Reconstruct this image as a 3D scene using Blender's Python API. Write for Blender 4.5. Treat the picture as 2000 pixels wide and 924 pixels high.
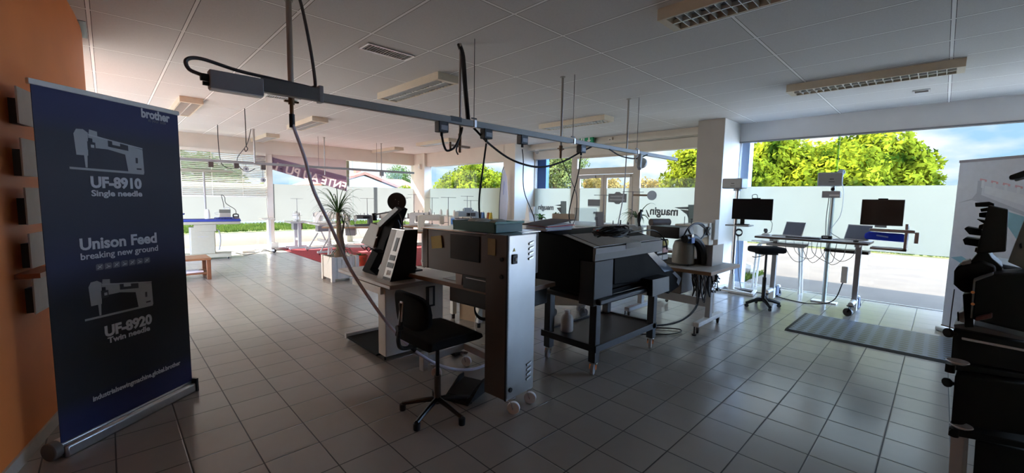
import bpy, bmesh, math, random
from mathutils import Vector, Matrix, Euler
random.seed(7)
S = bpy.context.scene
for o in list(bpy.data.objects): bpy.data.objects.remove(o)
COL = S.collection
PI = math.pi
R = math.radians
V = Vector

# ------------------------------------------------------------------ camera
FPX, CAMH = 813.83, 1.512
def cam_axes():
    y, p, r = R(-44.18859809), R(-5.2386989), R(0.98549409)
    cy, sy, cp, sp, cr, sr = math.cos(y), math.sin(y), math.cos(p), math.sin(p), math.cos(r), math.sin(r)
    fw = V((cy*cp, sy*cp, sp)); ri = V((sy, -cy, 0)); up = ri.cross(fw)
    a, b, c = cr*ri+sr*up, -sr*ri+cr*up, fw
    t = lambda q: V((-q.y, q.x, q.z))
    return t(a), t(b), t(c)
CR, CU, CF = cam_axes()
CP = V((0, 0, CAMH))
cd = bpy.data.cameras.new('camera'); cam = bpy.data.objects.new('camera', cd); COL.objects.link(cam)
cd.sensor_width = 36; cd.lens = 36*FPX/2000; cd.clip_start = .05; cd.clip_end = 500
m = Matrix((CR, CU, -CF)).transposed().to_4x4(); m.translation = CP
cam.matrix_world = m
S.camera = cam
def at(u, v, x=None, y=None, z=None):
    d = CR*((u-1000)/FPX) + CU*(-(v-462)/FPX) + CF
    if z is not None: t = (z-CAMH)/d.z
    elif x is not None: t = x/d.x
    else: t = y/d.y
    return CP+d*t

# ------------------------------------------------------------------ light
S.view_settings.view_transform = 'Standard'
S.view_settings.look = 'None'
S.view_settings.gamma = 1
S.view_settings.use_curve_mapping = False
S.view_settings.exposure = 1.02
sd = bpy.data.lights.new('sun', 'SUN'); sun = bpy.data.objects.new('sun', sd); COL.objects.link(sun)
sd.energy = 22.0; sd.angle = R(.6); sd.color = (1, .93, .82)
sdir = V((.57, -1.05, -1)).normalized()
sun.rotation_euler = sdir.to_track_quat('-Z', 'Y').to_euler()
W = bpy.data.worlds.new('sky'); S.world = W; W.use_nodes = True
SKY_FILL_WARM, SKY_FILL_COOL, SKY_GAIN = (2.2, 2.05, 1.8), (6.6, 9.6, 15.5), 1.35
def build_world():
    nt = W.node_tree; N = nt.nodes; L = nt.links; N.clear()
    out = N.new('ShaderNodeOutputWorld'); bg = N.new('ShaderNodeBackground')
    tc = N.new('ShaderNodeTexCoord'); sep = N.new('ShaderNodeSeparateXYZ')
    L.new(tc.outputs['Generated'], sep.inputs[0])
    mp = N.new('ShaderNodeMapping'); mp.inputs['Scale'].default_value = (3.2, 3.2, 9)
    L.new(tc.outputs['Generated'], mp.inputs[0])
    nz = N.new('ShaderNodeTexNoise'); nz.inputs['Scale'].default_value = 1.6; nz.inputs['Detail'].default_value = 6
    L.new(mp.outputs[0], nz.inputs['Vector'])
    cr = N.new('ShaderNodeValToRGB'); cr.color_ramp.elements[0].position = .38; cr.color_ramp.elements[1].position = .54
    cr.color_ramp.elements[0].color = (.42, .68, .92, 1); cr.color_ramp.elements[1].color = (1.0, 1.02, 1.06, 1)
    L.new(nz.outputs['Fac'], cr.inputs[0])
    mr = N.new('ShaderNodeMapRange'); mr.inputs[1].default_value = .28; mr.inputs[2].default_value = .6
    mr.inputs[3].default_value = .66; mr.inputs[4].default_value = 2.2
    L.new(sep.outputs['Z'], mr.inputs[0])
    # glow added to unseen sky to brighten the room: warm on the sun's side (left of the building), cool behind the building
    def fill_glow(sock, a0, a1, col):
        wx = N.new('ShaderNodeMapRange'); wx.inputs[1].default_value = a0; wx.inputs[2].default_value = a1
        L.new(sock, wx.inputs[0])
        sc = N.new('ShaderNodeVectorMath'); sc.operation = 'SCALE'; sc.inputs[0].default_value = col; L.new(wx.outputs[0], sc.inputs['Scale']); return sc.outputs[0]
    base = N.new('ShaderNodeVectorMath'); base.operation = 'SCALE'; L.new(cr.outputs[0], base.inputs[0]); L.new(mr.outputs[0], base.inputs['Scale'])
    a1 = N.new('ShaderNodeVectorMath'); L.new(base.outputs[0], a1.inputs[0]); L.new(fill_glow(sep.outputs['X'], -.05, -.75, SKY_FILL_WARM), a1.inputs[1])
    a2 = N.new('ShaderNodeVectorMath'); L.new(a1.outputs[0], a2.inputs[0]); L.new(fill_glow(sep.outputs['Y'], -.22, -.70, SKY_FILL_COOL), a2.inputs[1])
    L.new(a2.outputs[0], bg.inputs['Color']); bg.inputs['Strength'].default_value = SKY_GAIN
    L.new(bg.outputs[0], out.inputs[0])
build_world()

# ------------------------------------------------------------------ materials
MATS = {}
def mat(name, col, rough=.5, metal=0, noise=.06, nscale=18, bump=0, spec=.5, coat=0):
    if name in MATS: return MATS[name]
    M = bpy.data.materials.new(name); M.use_nodes = True; nt = M.node_tree; N = nt.nodes; L = nt.links
    b = N['Principled BSDF']; b.inputs['Roughness'].default_value = rough; b.inputs['Metallic'].default_value = metal
    b.inputs['Specular IOR Level'].default_value = spec; b.inputs['Coat Weight'].default_value = coat
    tc = N.new('ShaderNodeTexCoord'); nz = N.new('ShaderNodeTexNoise'); nz.inputs['Scale'].default_value = nscale; nz.inputs['Detail'].default_value = 4
    L.new(tc.outputs['Object'], nz.inputs['Vector'])
    mx = N.new('ShaderNodeMix'); mx.data_type = 'RGBA'
    lo = [max(0, c*(1-noise*1.5)) for c in col]; hi = [min(1, c*(1+noise)) for c in col]
    mx.inputs['A'].default_value = (*lo, 1); mx.inputs['B'].default_value = (*hi, 1)
    L.new(nz.outputs['Fac'], mx.inputs['Factor']); L.new(mx.outputs['Result'], b.inputs['Base Color'])
    if bump:
        bp = N.new('ShaderNodeBump'); bp.inputs['Strength'].default_value = bump; bp.inputs['Distance'].default_value = .01
        L.new(nz.outputs['Fac'], bp.inputs['Height']); L.new(bp.outputs[0], b.inputs['Normal'])
    MATS[name] = M; return M
WHITE = mat('white_paint', (.78, .77, .74), .45)
CREAM = mat('cream_paint', (.74, .70, .60), .45)
OFFW = mat('machine_white', (.70, .69, .65), .35)
GREYP = mat('grey_paint', (.42, .42, .42), .45)
MIDG = mat('mid_grey_paint', (.25, .25, .26), .45)
DARKG = mat('dark_grey_plastic', (.07, .07, .075), .45)
BLACK = mat('black_plastic', (.010, .010, .011), .45, spec=.35)
BLACKM = mat('black_satin_metal', (.010, .010, .012), .4, .1)
FABRIC = mat('black_fabric', (.008, .008, .009), .95, nscale=160, bump=.3, spec=.2)
CHROME = mat('chrome', (.75, .75, .76), .12, 1)
ALU = mat('brushed_aluminium', (.62, .63, .65), .32, 1, nscale=60)
STEEL = mat('stainless_steel', (.62, .60, .57), .26, 1, .12, 5)
BROWNP = mat('dark_bronze_paint', (.075, .055, .045), .4)
WOOD = mat('beech_wood', (.42, .27, .16), .45, 0, .25, 6)
DWOOD = mat('reddish_wood', (.20, .085, .04), .45, 0, .3, 7)
LAMIN = mat('grey_laminate', (.50, .47, .43), .4)
CARD = mat('cardboard', (.36, .25, .16), .8)
PAPER = mat('paper', (.80, .80, .80), .7)
RUBBER = mat('rubber', (.02, .02, .02), .7)
BLUEF = mat('blue_fabric', (.015, .05, .60), .8)
NAVY = mat('navy_pad', (.012, .025, .18), .7)
YELLOW = mat('yellow_note', (.62, .52, .16), .7)
RED = mat('red_plastic', (.55, .04, .03), .4)
TEAL = mat('teal_plastic', (.03, .14, .13), .45)
TEALL = mat('teal_plastic_light', (.10, .28, .24), .45)
LEAF = mat('leaf_green', (.04, .11, .025), .5, 0, .5, 9)
LEAFL = mat('leaf_fresh', (.07, .26, .04), .45, 0, .4, 9)
TRUNK = mat('bark', (.11, .07, .045), .85, 0, .4, 22, .5)
SOIL = mat('potting_soil', (.05, .035, .025), .95, bump=.5)
TERRA = mat('red_pot', (.42, .05, .02), .5)
SCREEN = mat('dark_screen', (.006, .006, .008), .3, spec=.25)
LILAC = mat('lilac_hose', (.34, .33, .44), .4)
BLUEH = mat('blue_hose', (.05, .16, .42), .35)
GREENS = mat('exit_green', (.0, .33, .13), .4)
ZINC = mat('galvanised_pipe', (.38, .36, .33), .4, .6)
PINK = mat('pink_label', (.72, .42, .40), .6)
BLUEP = mat('blue_paint', (.08, .20, .52), .5)
OCHRE = mat('ochre_plaster', (.20, .14, .06), .7)

def film_material(name, col, tr=.6, trans=.0):
    M = bpy.data.materials.new(name); M.use_nodes = True; nt = M.node_tree; N = nt.nodes; L = nt.links; N.clear()
    out = N.new('ShaderNodeOutputMaterial'); t = N.new('ShaderNodeBsdfTranslucent'); d = N.new('ShaderNodeBsdfDiffuse'); mx = N.new('ShaderNodeMixShader')
    tc = N.new('ShaderNodeTexCoord'); nz = N.new('ShaderNodeTexNoise'); nz.inputs['Scale'].default_value = 2.0
    L.new(tc.outputs['Object'], nz.inputs['Vector'])
    cm = N.new('ShaderNodeMix'); cm.data_type = 'RGBA'; cm.inputs['A'].default_value = (*[c*.95 for c in col], 1); cm.inputs['B'].default_value = (*col, 1)
    L.new(nz.outputs['Fac'], cm.inputs['Factor'])
    L.new(cm.outputs['Result'], t.inputs[0]); L.new(cm.outputs['Result'], d.inputs[0]); mx.inputs[0].default_value = 1-tr
    L.new(t.outputs[0], mx.inputs[1]); L.new(d.outputs[0], mx.inputs[2])
    last = mx
    if trans:
        tp = N.new('ShaderNodeBsdfTransparent'); m2 = N.new('ShaderNodeMixShader'); m2.inputs[0].default_value = trans
        L.new(mx.outputs[0], m2.inputs[1]); L.new(tp.outputs[0], m2.inputs[2]); last = m2
    L.new(last.outputs[0], out.inputs[0]); return M
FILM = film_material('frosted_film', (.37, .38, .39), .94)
FILM_BRIGHTENED = film_material('frosted_film_brightened', (.60, .575, .49), .94)  # brighter copy of the same film: colour makes up for weaker light there
BANNERF = film_material('banner_fabric_pink', (.62, .50, .50), .75, .12)
BANNERP = film_material('banner_fabric_purple', (.47, .38, .50), .75, .12)
BANNERT = film_material('banner_fabric_letters', (.88, .74, .76), .8, .12)
FLAGF = film_material('flag_fabric', (.85, .87, .95), .6)
def glass_material(name, tint=(1, 1, 1), refl=.06):
    M = bpy.data.materials.new(name); M.use_nodes = True; nt = M.node_tree; N = nt.nodes; L = nt.links; N.clear()
    out = N.new('ShaderNodeOutputMaterial'); t = N.new('ShaderNodeBsdfTransparent'); t.inputs[0].default_value = (*tint, 1)
    g = N.new('ShaderNodeBsdfGlossy'); g.inputs['Roughness'].default_value = .02; mx = N.new('ShaderNodeMixShader')
    fr = N.new('ShaderNodeFresnel'); fr.inputs['IOR'].default_value = 1.25
    ge = N.new('ShaderNodeNewGeometry'); iv = N.new('ShaderNodeMath'); iv.operation = 'SUBTRACT'; iv.inputs[0].default_value = 1.0; L.new(ge.outputs['Backfacing'], iv.inputs[1])
    fm = N.new('ShaderNodeMath'); fm.operation = 'MULTIPLY'; L.new(fr.outputs[0], fm.inputs[0]); L.new(iv.outputs[0], fm.inputs[1])
    L.new(fm.outputs[0], mx.inputs[0]); L.new(t.outputs[0], mx.inputs[1]); L.new(g.outputs[0], mx.inputs[2]); L.new(mx.outputs[0], out.inputs[0]); return M
CLEAR = glass_material('joint_clear_glass', (.93, .96, .95))
GLASS = glass_material('window_glass', (.76, .78, .78))
ACRYL = glass_material('clear_acrylic', (.80, .82, .84))

def floor_material():
    M = bpy.data.materials.new('floor_tiles'); M.use_nodes = True; nt = M.node_tree; N = nt.nodes; L = nt.links; b = N['Principled BSDF']
    tc = N.new('ShaderNodeTexCoord'); sep = N.new('ShaderNodeSeparateXYZ'); L.new(tc.outputs['Object'], sep.inputs[0])
    def mth(op, a, bb=None):
        n = N.new('ShaderNodeMath'); n.operation = op
        for i, q in enumerate((a, bb)):
            if q is None: continue
            if isinstance(q, (int, float)): n.inputs[i].default_value = q
            else: L.new(q, n.inputs[i])
        return n.outputs[0]
    ds = []; cells = []
    for k, off in ((0, .263), (1, .150)):
        t = mth('DIVIDE', mth('SUBTRACT', sep.outputs[k], off), .30)
        cells.append(mth('FLOOR', t)); f = mth('FRACT', t)
        ds.append(mth('MINIMUM', f, mth('SUBTRACT', 1.0, f)))
    dd = mth('MINIMUM', ds[0], ds[1])
    g = mth('LESS_THAN', dd, .0115)
    cb = N.new('ShaderNodeCombineXYZ'); L.new(cells[0], cb.inputs[0]); L.new(cells[1], cb.inputs[1])
    wn = N.new('ShaderNodeTexWhiteNoise'); wn.noise_dimensions = '3D'; L.new(cb.outputs[0], wn.inputs['Vector'])
    nz = N.new('ShaderNodeTexNoise'); nz.inputs['Scale'].default_value = 9; nz.inputs['Detail'].default_value = 5; L.new(tc.outputs['Object'], nz.inputs['Vector'])
    f1 = mth('ADD', mth('MULTIPLY', wn.outputs['Value'], .45), mth('MULTIPLY', nz.outputs['Fac'], .55))
    mx = N.new('ShaderNodeMix'); mx.data_type = 'RGBA'; mx.inputs['A'].default_value = (.30, .28, .25, 1); mx.inputs['B'].default_value = (.355, .33, .30, 1)
    L.new(f1, mx.inputs['Factor'])
    m2 = N.new('ShaderNodeMix'); m2.data_type = 'RGBA'; L.new(g, m2.inputs['Factor']); L.new(mx.outputs['Result'], m2.inputs['A']); m2.inputs['B'].default_value = (.035, .033, .03, 1)
    L.new(m2.outputs['Result'], b.inputs['Base Color'])
    rr = mth('ADD', mth('MULTIPLY', nz.outputs['Fac'], .06), mth('ADD', mth('MULTIPLY', g, .4), .17)); L.new(rr, b.inputs['Roughness'])
    bp = N.new('ShaderNodeBump'); bp.inputs['Strength'].default_value = .35; bp.inputs['Distance'].default_value = .004
    hh = mth('ADD', mth('MINIMUM', mth('MULTIPLY', dd, 40), 1.0), mth('MULTIPLY', nz.outputs['Fac'], .03)); L.new(hh, bp.inputs['Height']); L.new(bp.outputs[0], b.inputs['Normal'])
    return M
def ceiling_material():
    M = bpy.data.materials.new('ceiling_tiles'); M.use_nodes = True; nt = M.node_tree; N = nt.nodes; L = nt.links; b = N['Principled BSDF']
    tc = N.new('ShaderNodeTexCoord'); sep = N.new('ShaderNodeSeparateXYZ'); L.new(tc.outputs['Object'], sep.inputs[0])
    def mth(op, a, bb=None):
        n = N.new('ShaderNodeMath'); n.operation = op
        for i, q in enumerate((a, bb)):
            if q is None: continue
            if isinstance(q, (int, float)): n.inputs[i].default_value = q
            else: L.new(q, n.inputs[i])
        return n.outputs[0]
    bars = []; gaps = []
    for k, off, per in ((0, -.03, .6), (1, .055, 1.2)):
        f = mth('FRACT', mth('DIVIDE', mth('SUBTRACT', sep.outputs[k], off), per)); d = mth('MULTIPLY', mth('MINIMUM', f, mth('SUBTRACT', 1.0, f)), per)
        bars.append(mth('LESS_THAN', d, .0115)); gaps.append(mth('LESS_THAN', d, .0155))  # dark edges beside the bars: shade along the grid put into the colour
    bar = mth('MAXIMUM', bars[0], bars[1]); gap = mth('MAXIMUM', gaps[0], gaps[1])
    nz = N.new('ShaderNodeTexNoise'); nz.inputs['Scale'].default_value = 110; nz.inputs['Detail'].default_value = 3; L.new(tc.outputs['Object'], nz.inputs['Vector'])
    n2 = N.new('ShaderNodeTexNoise'); n2.inputs['Scale'].default_value = .8; L.new(tc.outputs['Object'], n2.inputs['Vector'])
    mx = N.new('ShaderNodeMix'); mx.data_type = 'RGBA'; mx.inputs['A'].default_value = (.55, .535, .52, 1); mx.inputs['B'].default_value = (.76, .745, .735, 1)
    L.new(mth('ADD', mth('MULTIPLY', nz.outputs['Fac'], .7), mth('MULTIPLY', n2.outputs['Fac'], .3)), mx.inputs['Factor'])
    m1 = N.new('ShaderNodeMix'); m1.data_type = 'RGBA'; L.new(gap, m1.inputs['Factor']); L.new(mx.outputs['Result'], m1.inputs['A']); m1.inputs['B'].default_value = (.05, .048, .045, 1)
    m2 = N.new('ShaderNodeMix'); m2.data_type = 'RGBA'; L.new(bar, m2.inputs['Factor']); L.new(m1.outputs['Result'], m2.inputs['A']); m2.inputs['B'].default_value = (.97, .96, .95, 1)
    L.new(m2.outputs['Result'], b.inputs['Base Color']); b.inputs['Roughness'].default_value = .85; b.inputs['Specular IOR Level'].default_value = .2
    return M
def banner_print():
    # printed backdrop: dark charcoal with deep blue bands (object z is metres above the floor)
    M = bpy.data.materials.new('banner_print'); M.use_nodes = True; nt = M.node_tree; N = nt.nodes; L = nt.links; b = N['Principled BSDF']
    tc = N.new('ShaderNodeTexCoord'); sep = N.new('ShaderNodeSeparateXYZ'); L.new(tc.outputs['Object'], sep.inputs[0])
    dv = N.new('ShaderNodeMath'); dv.operation = 'DIVIDE'; dv.inputs[1].default_value = 2.1; L.new(sep.outputs['Z'], dv.inputs[0])
    cr = N.new('ShaderNodeValToRGB'); e = cr.color_ramp.elements
    e[0].position = 0; e[0].color = (.014, .018, .10, 1); e[1].position = 1; e[1].color = (.018, .022, .11, 1)
    for p, c in ((.09, (.012, .015, .085, 1)), (.15, (.008, .008, .014, 1)), (.42, (.010, .010, .018, 1)), (.52, (.020, .022, .075, 1)), (.62, (.026, .028, .055, 1)), (.75, (.036, .037, .058, 1)), (.87, (.026, .027, .048, 1)), (.92, (.018, .021, .09, 1))):
        q = e.new(p); q.color = c
    L.new(dv.outputs[0], cr.inputs[0]); L.new(cr.outputs[0], b.inputs['Base Color']); b.inputs['Roughness'].default_value = .62
    return M
def mat_holes():
    M = bpy.data.materials.new('holed_rubber'); M.use_nodes = True; nt = M.node_tree; N = nt.nodes; L = nt.links; b = N['Principled BSDF']
    tc = N.new('ShaderNodeTexCoord'); mp = N.new('ShaderNodeMapping'); mp.inputs['Scale'].default_value = (11, 9, 1); L.new(tc.outputs['Object'], mp.inputs[0])
    ck = N.new('ShaderNodeTexChecker'); ck.inputs['Scale'].default_value = 1; L.new(mp.outputs[0], ck.inputs['Vector'])
    vo = N.new('ShaderNodeTexVoronoi'); vo.inputs['Scale'].default_value = 1; vo.inputs['Randomness'].default_value = 0; L.new(mp.outputs[0], vo.inputs['Vector'])
    lt = N.new('ShaderNodeMath'); lt.operation = 'LESS_THAN'; lt.inputs[1].default_value = .36; L.new(vo.outputs['Distance'], lt.inputs[0])
    mx = N.new('ShaderNodeMix'); mx.data_type = 'RGBA'; mx.inputs['A'].default_value = (.10, .15, .26, 1); mx.inputs['B'].default_value = (.003, .004, .008, 1)
    L.new(lt.outputs[0], mx.inputs['Factor']); L.new(mx.outputs['Result'], b.inputs['Base Color']); b.inputs['Roughness'].default_value = .38
    return M
def stripes_noise(name, a, bcol, scale, rough=.9):
    M = bpy.data.materials.new(name); M.use_nodes = True; nt = M.node_tree; N = nt.nodes; L = nt.links; b = N['Principled BSDF']
    tc = N.new('ShaderNodeTexCoord'); nz = N.new('ShaderNodeTexNoise'); nz.inputs['Scale'].default_value = scale; nz.inputs['Detail'].default_value = 6; L.new(tc.outputs['Object'], nz.inputs['Vector'])
    cr = N.new('ShaderNodeValToRGB'); cr.color_ramp.elements[0].position = .35; cr.color_ramp.elements[1].position = .65
    cr.color_ramp.elements[0].color = (*a, 1); cr.color_ramp.elements[1].color = (*bcol, 1)
    L.new(nz.outputs['Fac'], cr.inputs[0]); L.new(cr.outputs[0], b.inputs['Base Color']); b.inputs['Roughness'].default_value = rough; return M
def leaf_material(name, a, bcol, scale=1.2):
    M = bpy.data.materials.new(name); M.use_nodes = True; nt = M.node_tree; N = nt.nodes; L = nt.links; N.clear()
    out = N.new('ShaderNodeOutputMaterial'); d = N.new('ShaderNodeBsdfDiffuse'); t = N.new('ShaderNodeBsdfTranslucent'); mx = N.new('ShaderNodeMixShader'); mx.inputs[0].default_value = .35
    tc = N.new('ShaderNodeTexCoord'); nz = N.new('ShaderNodeTexNoise'); nz.inputs['Scale'].default_value = scale; nz.inputs['Detail'].default_value = 5; L.new(tc.outputs['Object'], nz.inputs['Vector'])
    cr = N.new('ShaderNodeValToRGB'); cr.color_ramp.elements[0].position = .35; cr.color_ramp.elements[1].position = .62
    cr.color_ramp.elements[0].color = (*a, 1); cr.color_ramp.elements[1].color = (*bcol, 1)
    L.new(nz.outputs['Fac'], cr.inputs[0]); L.new(cr.outputs[0], d.inputs[0]); L.new(cr.outputs[0], t.inputs[0])
    L.new(d.outputs[0], mx.inputs[1]); L.new(t.outputs[0], mx.inputs[2]); L.new(mx.outputs[0], out.inputs[0]); return M

# ------------------------------------------------------------------ mesh helpers
def smooth_path(pts, n=6):
    pts = [V(p) for p in pts]
    if len(pts) < 3: return pts
    out = []
    for i in range(len(pts)-1):
        p0 = pts[i-1] if i else pts[0]*2-pts[1]; p1 = pts[i]; p2 = pts[i+1]; p3 = pts[i+2] if i+2 < len(pts) else pts[-1]*2-pts[-2]
        for k in range(n):
            t = k/n; a = 2*p1; b = p2-p0; c = 2*p0-5*p1+4*p2-p3; d = -p0+3*p1-3*p2+p3
            out.append((a+b*t+c*t*t+d*t**3)*.5)
    out.append(pts[-1]); return out
class MB:
    def __init__(s): s.bm = bmesh.new()
    def box(s, x0, y0, z0, x1, y1, z1, M=None):
        vs = [s.bm.verts.new((x, y, z)) for z in (z0, z1) for x, y in ((x0, y0), (x1, y0), (x1, y1), (x0, y1))]
        if M is not None:
            for q in vs: q.co = M @ q.co
        for f in ((0, 3, 2, 1), (4, 5, 6, 7), (0, 1, 5, 4), (1, 2, 6, 5), (2, 3, 7, 6), (3, 0, 4, 7)): s.bm.faces.new([vs[i] for i in f])
        return s
    def cbox(s, c, d, rot=(0, 0, 0)):
        M = Matrix.Translation(c) @ Euler(rot).to_matrix().to_4x4()
        return s.box(-d[0]/2, -d[1]/2, -d[2]/2, d[0]/2, d[1]/2, d[2]/2, M)
    def bar(s, p0, p1, w, h=None):
        p0, p1 = V(p0), V(p1); h = h or w; d = p1-p0; q = d.to_track_quat('Z', 'Y').to_matrix().to_4x4()
        M = Matrix.Translation(p0) @ q
        return s.box(-w/2, -h/2, 0, w/2, h/2, d.length, M)
    def ring(s, c, ax, r, n):
        q = V(ax).to_track_quat('Z', 'Y').to_matrix()
        return [s.bm.verts.new(V(c)+q @ V((math.cos(2*PI*i/n)*r, math.sin(2*PI*i/n)*r, 0))) for i in range(n)]
    def skin(s, rings, caps=True):
        n = len(rings[0])
        for a, b in zip(rings, rings[1:]):
            for i in range(n): s.bm.faces.new((a[i], a[(i+1) % n], b[(i+1) % n], b[i]))
        if caps:
            s.bm.faces.new(rings[0][::-1]); s.bm.faces.new(rings[-1])
        return s
    def cyl(s, p0, p1, r0, r1=None, n=14):
        p0, p1 = V(p0), V(p1); r1 = r0 if r1 is None else r1
        return s.skin([s.ring(p0, p1-p0, r0, n), s.ring(p1, p1-p0, max(r1, 1e-4), n)])
    def tube(s, pts, r, n=8, sm=6):
        P = smooth_path(pts, sm) if sm else [V(p) for p in pts]
        up = V((0, 0, 1)); rings = []; prev = None
        for i, p in enumerate(P):
            t = (P[min(i+1, len(P)-1)]-P[max(i-1, 0)])
            if t.length < 1e-7: t = V((0, 0, 1))
            t.normalize()
            if prev is None:
                a = t.cross(V((0, 0, 1)) if abs(t.z) < .9 else V((1, 0, 0))).normalized()
            else:
                a = (prev-t*prev.dot(t)); a = a.normalized() if a.length > 1e-6 else t.orthogonal().normalized()
            prev = a; b = t.cross(a)
            rr = r(i/(len(P)-1)) if callable(r) else r
            rings.append([s.bm.verts.new(p+(a*math.cos(2*PI*k/n)+b*math.sin(2*PI*k/n))*rr) for k in range(n)])
        return s.skin(rings)
    def lathe(s, c, prof, n=20, ax=(0, 0, 1)):
        q = V(ax).to_track_quat('Z', 'Y').to_matrix()
        return s.skin([[s.bm.verts.new(V(c)+q @ V((math.cos(2*PI*i/n)*max(r, 1e-4), math.sin(2*PI*i/n)*max(r, 1e-4), z))) for i in range(n)] for r, z in prof])
    def prism(s, pts, ax, a0, a1):
        def P(p, a): return {'x': (a, p[0], p[1]), 'y': (p[0], a, p[1]), 'z': (p[0], p[1], a)}[ax]
        A = [s.bm.verts.new(P(p, a0)) for p in pts]; B = [s.bm.verts.new(P(p, a1)) for p in pts]; n = len(pts)
        s.bm.faces.new(A[::-1]); s.bm.faces.new(B)
        for i in range(n): s.bm.faces.new((A[i], A[(i+1) % n], B[(i+1) % n], B[i]))
        return s
    def sph(s, c, r, sc=(1, 1, 1), n=14):
        g = bmesh.ops.create_uvsphere(s.bm, u_segments=n, v_segments=max(6, n//2+2), radius=r)
        for q in g['verts']: q.co = V((q.co.x*sc[0], q.co.y*sc[1], q.co.z*sc[2]))+V(c)
        return s
    def build(s, name, material, parent=None, M=None, bevel=0, ang=35, w=False):
        bm = s.bm
        if M is not None: bm.transform(M)
        if w and parent is not None: bm.transform(mw(parent).inverted())
        bmesh.ops.recalc_face_normals(bm, faces=bm.faces)
        me = bpy.data.meshes.new(name); bm.to_mesh(me); bm.free()
        me.polygons.foreach_set('use_smooth', [True]*len(me.polygons)); me.set_sharp_from_angle(angle=R(ang))
        me.materials.append(material)
        o = bpy.data.objects.new(name, me); COL.objects.link(o)
        if parent is not None: o.parent = parent
        if bevel:
            b = o.modifiers.new('bevel', 'BEVEL'); b.width = bevel; b.segments = 2; b.limit_method = 'ANGLE'; b.angle_limit = R(40)
        return o
def mw(o):
    M = o.matrix_basis.copy(); p = o.parent
    while p: M = p.matrix_basis @ M; p = p.parent
    return M
def tag(o, label, cat, group=None, kind=None):
    if label: o['label'] = label
    if cat: o['category'] = cat
    if group: o['group'] = group
    if kind: o['kind'] = kind
    return o
def thing(name, label, cat, loc=(0, 0, 0), rz=0, group=None):
    o = bpy.data.objects.new(name, None); COL.objects.link(o); o.location = loc; o.rotation_euler = (0, 0, rz); o.empty_display_size = .1
    return tag(o, label, cat, group)
def struct(name, mb, material, **k):
    o = mb.build(name, material, **k); o['kind'] = 'structure'; return o
def copy_tree(o, parent=None, label=None, loc=None, rz=None):
    c = o.copy(); COL.objects.link(c); c.parent = parent
    if label: c['label'] = label
    if loc is not None: c.location = loc
    if rz is not None: c.rotation_euler = (0, 0, rz)
    for ch in [q for q in bpy.data.objects if q.parent == o]: copy_tree(ch, c)
    return c
def text(body, size, material, parent, M, name='lettering', bold=0, depth=.0008, align='LEFT', fit=None, w=True):
    cu = bpy.data.curves.new('lettering', 'FONT'); cu.body = body; cu.size = size; cu.align_x = align; cu.offset = bold; cu.extrude = depth; cu.resolution_u = 3
    t = bpy.data.objects.new('lettering_curve', cu); COL.objects.link(t)
    me = bpy.data.meshes.new_from_object(t.evaluated_get(bpy.context.evaluated_depsgraph_get()))
    bpy.data.objects.remove(t); bpy.data.curves.remove(cu)
    if fit:
        xs = [q.co.x for q in me.vertices]; wd = max(xs)-min(xs); x0 = min(xs)
        for q in me.vertices: q.co.x = (q.co.x-x0)*fit/wd
    me.transform((mw(parent).inverted() if (w and parent) else Matrix()) @ M)
    me.materials.clear(); me.materials.append(material); me.name = name
    o = bpy.data.objects.new(name, me); COL.objects.link(o); o.parent = parent; return o
def frame(o, X, Y):
    X = V(X).normalized(); Y = V(Y).normalized(); Z = X.cross(Y)
    M = Matrix((X, Y, Z)).transposed().to_4x4(); M.translation = V(o); return M
def caster(parent, x, y, r=.035, wheel=None, fork=None, z0=0, name='caster', h=None, rz=0):
    h = h or r*2.5; c, s_ = math.cos(rz), math.sin(rz)
    f = MB(); f.cyl((x, y, z0+h-.012), (x, y, z0+h), r*.8)
    ax = V((-s_, c, 0)); fx = V((c, s_, 0)); ctr = V((x, y, z0+r))+fx*r*.5
    for sg in (-1, 1): f.bar(V((x, y, z0+h-.008))+ax*sg*r*.42, ctr+ax*sg*r*.42, r*.6, .004)
    o = f.build(name, fork or CHROME, parent)
    MB().cyl(ctr-ax*r*.33, ctr+ax*r*.33, r, n=18).build('wheel', wheel or RUBBER, o, bevel=.004)
    return o

# ------------------------------------------------------------------ the room
HC = 2.95
struct('floor', MB().box(-2.06, -4.2, -.12, 8.62, 13.0, 0), floor_material())
struct('ceiling', MB().box(-2.3, -4.2, HC, 8.62, 13.0, HC+.25), ceiling_material())
struct('roof', MB().box(-2.4, -4.6, HC+.26, 8.66, 14.05, HC+.42), GREYP)
WALLP = mat('warm_white_wall', (.68, .63, .54), .7, nscale=3)
WALLC = mat('cool_white_wall', (.80, .79, .77), .6, nscale=3)
ORANGE = mat('orange_wall', (.86, .25, .06), .55, 0, .10, 2.5, bump=.03, spec=.25)
pts = [(-2.06, -4.2)] + [(-.43+.222*(y-3.35), y) for y in (0, 2, 3.35, 4.0, 4.6)] + [(-.115, 5.0), (-.09, 5.35), (-.085, 5.6), (-.10, 5.85), (-.16, 6.05), (-.30, 6.2), (-.5, 6.25), (-2.06, 6.25), (-2.3, -4.2)]
struct('wall_left', MB().prism(pts, 'z', 0, HC), ORANGE)
bl = MB(); q = pts[:6]
for a, b in zip(q, q[1:]):
    bl.prism([(a[0], a[1]), (b[0], b[1]), (b[0]+.014, b[1]), (a[0]+.014, a[1])], 'z', 0, .075)
struct('baseboard_left', bl, mat('light_skirting_tile', (.50, .46, .40), .4))
struct('wall_front', MB().box(-2.06, -4.35, 0, 8.6, -4.2, HC), WALLP)
wf = struct('window_fill', MB().box(-2.06, 6.25, -.02, -2.0, 12.72, .03).box(-2.06, 6.25, 2.58, -2.0, 12.72, HC), WALLP)  # unseen glazing added to let fill light in from the left
MB().box(-2.04, 6.25, .03, -2.034, 12.72, 2.58).build('pane', glass_material('clear_glass'), wf)
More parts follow.
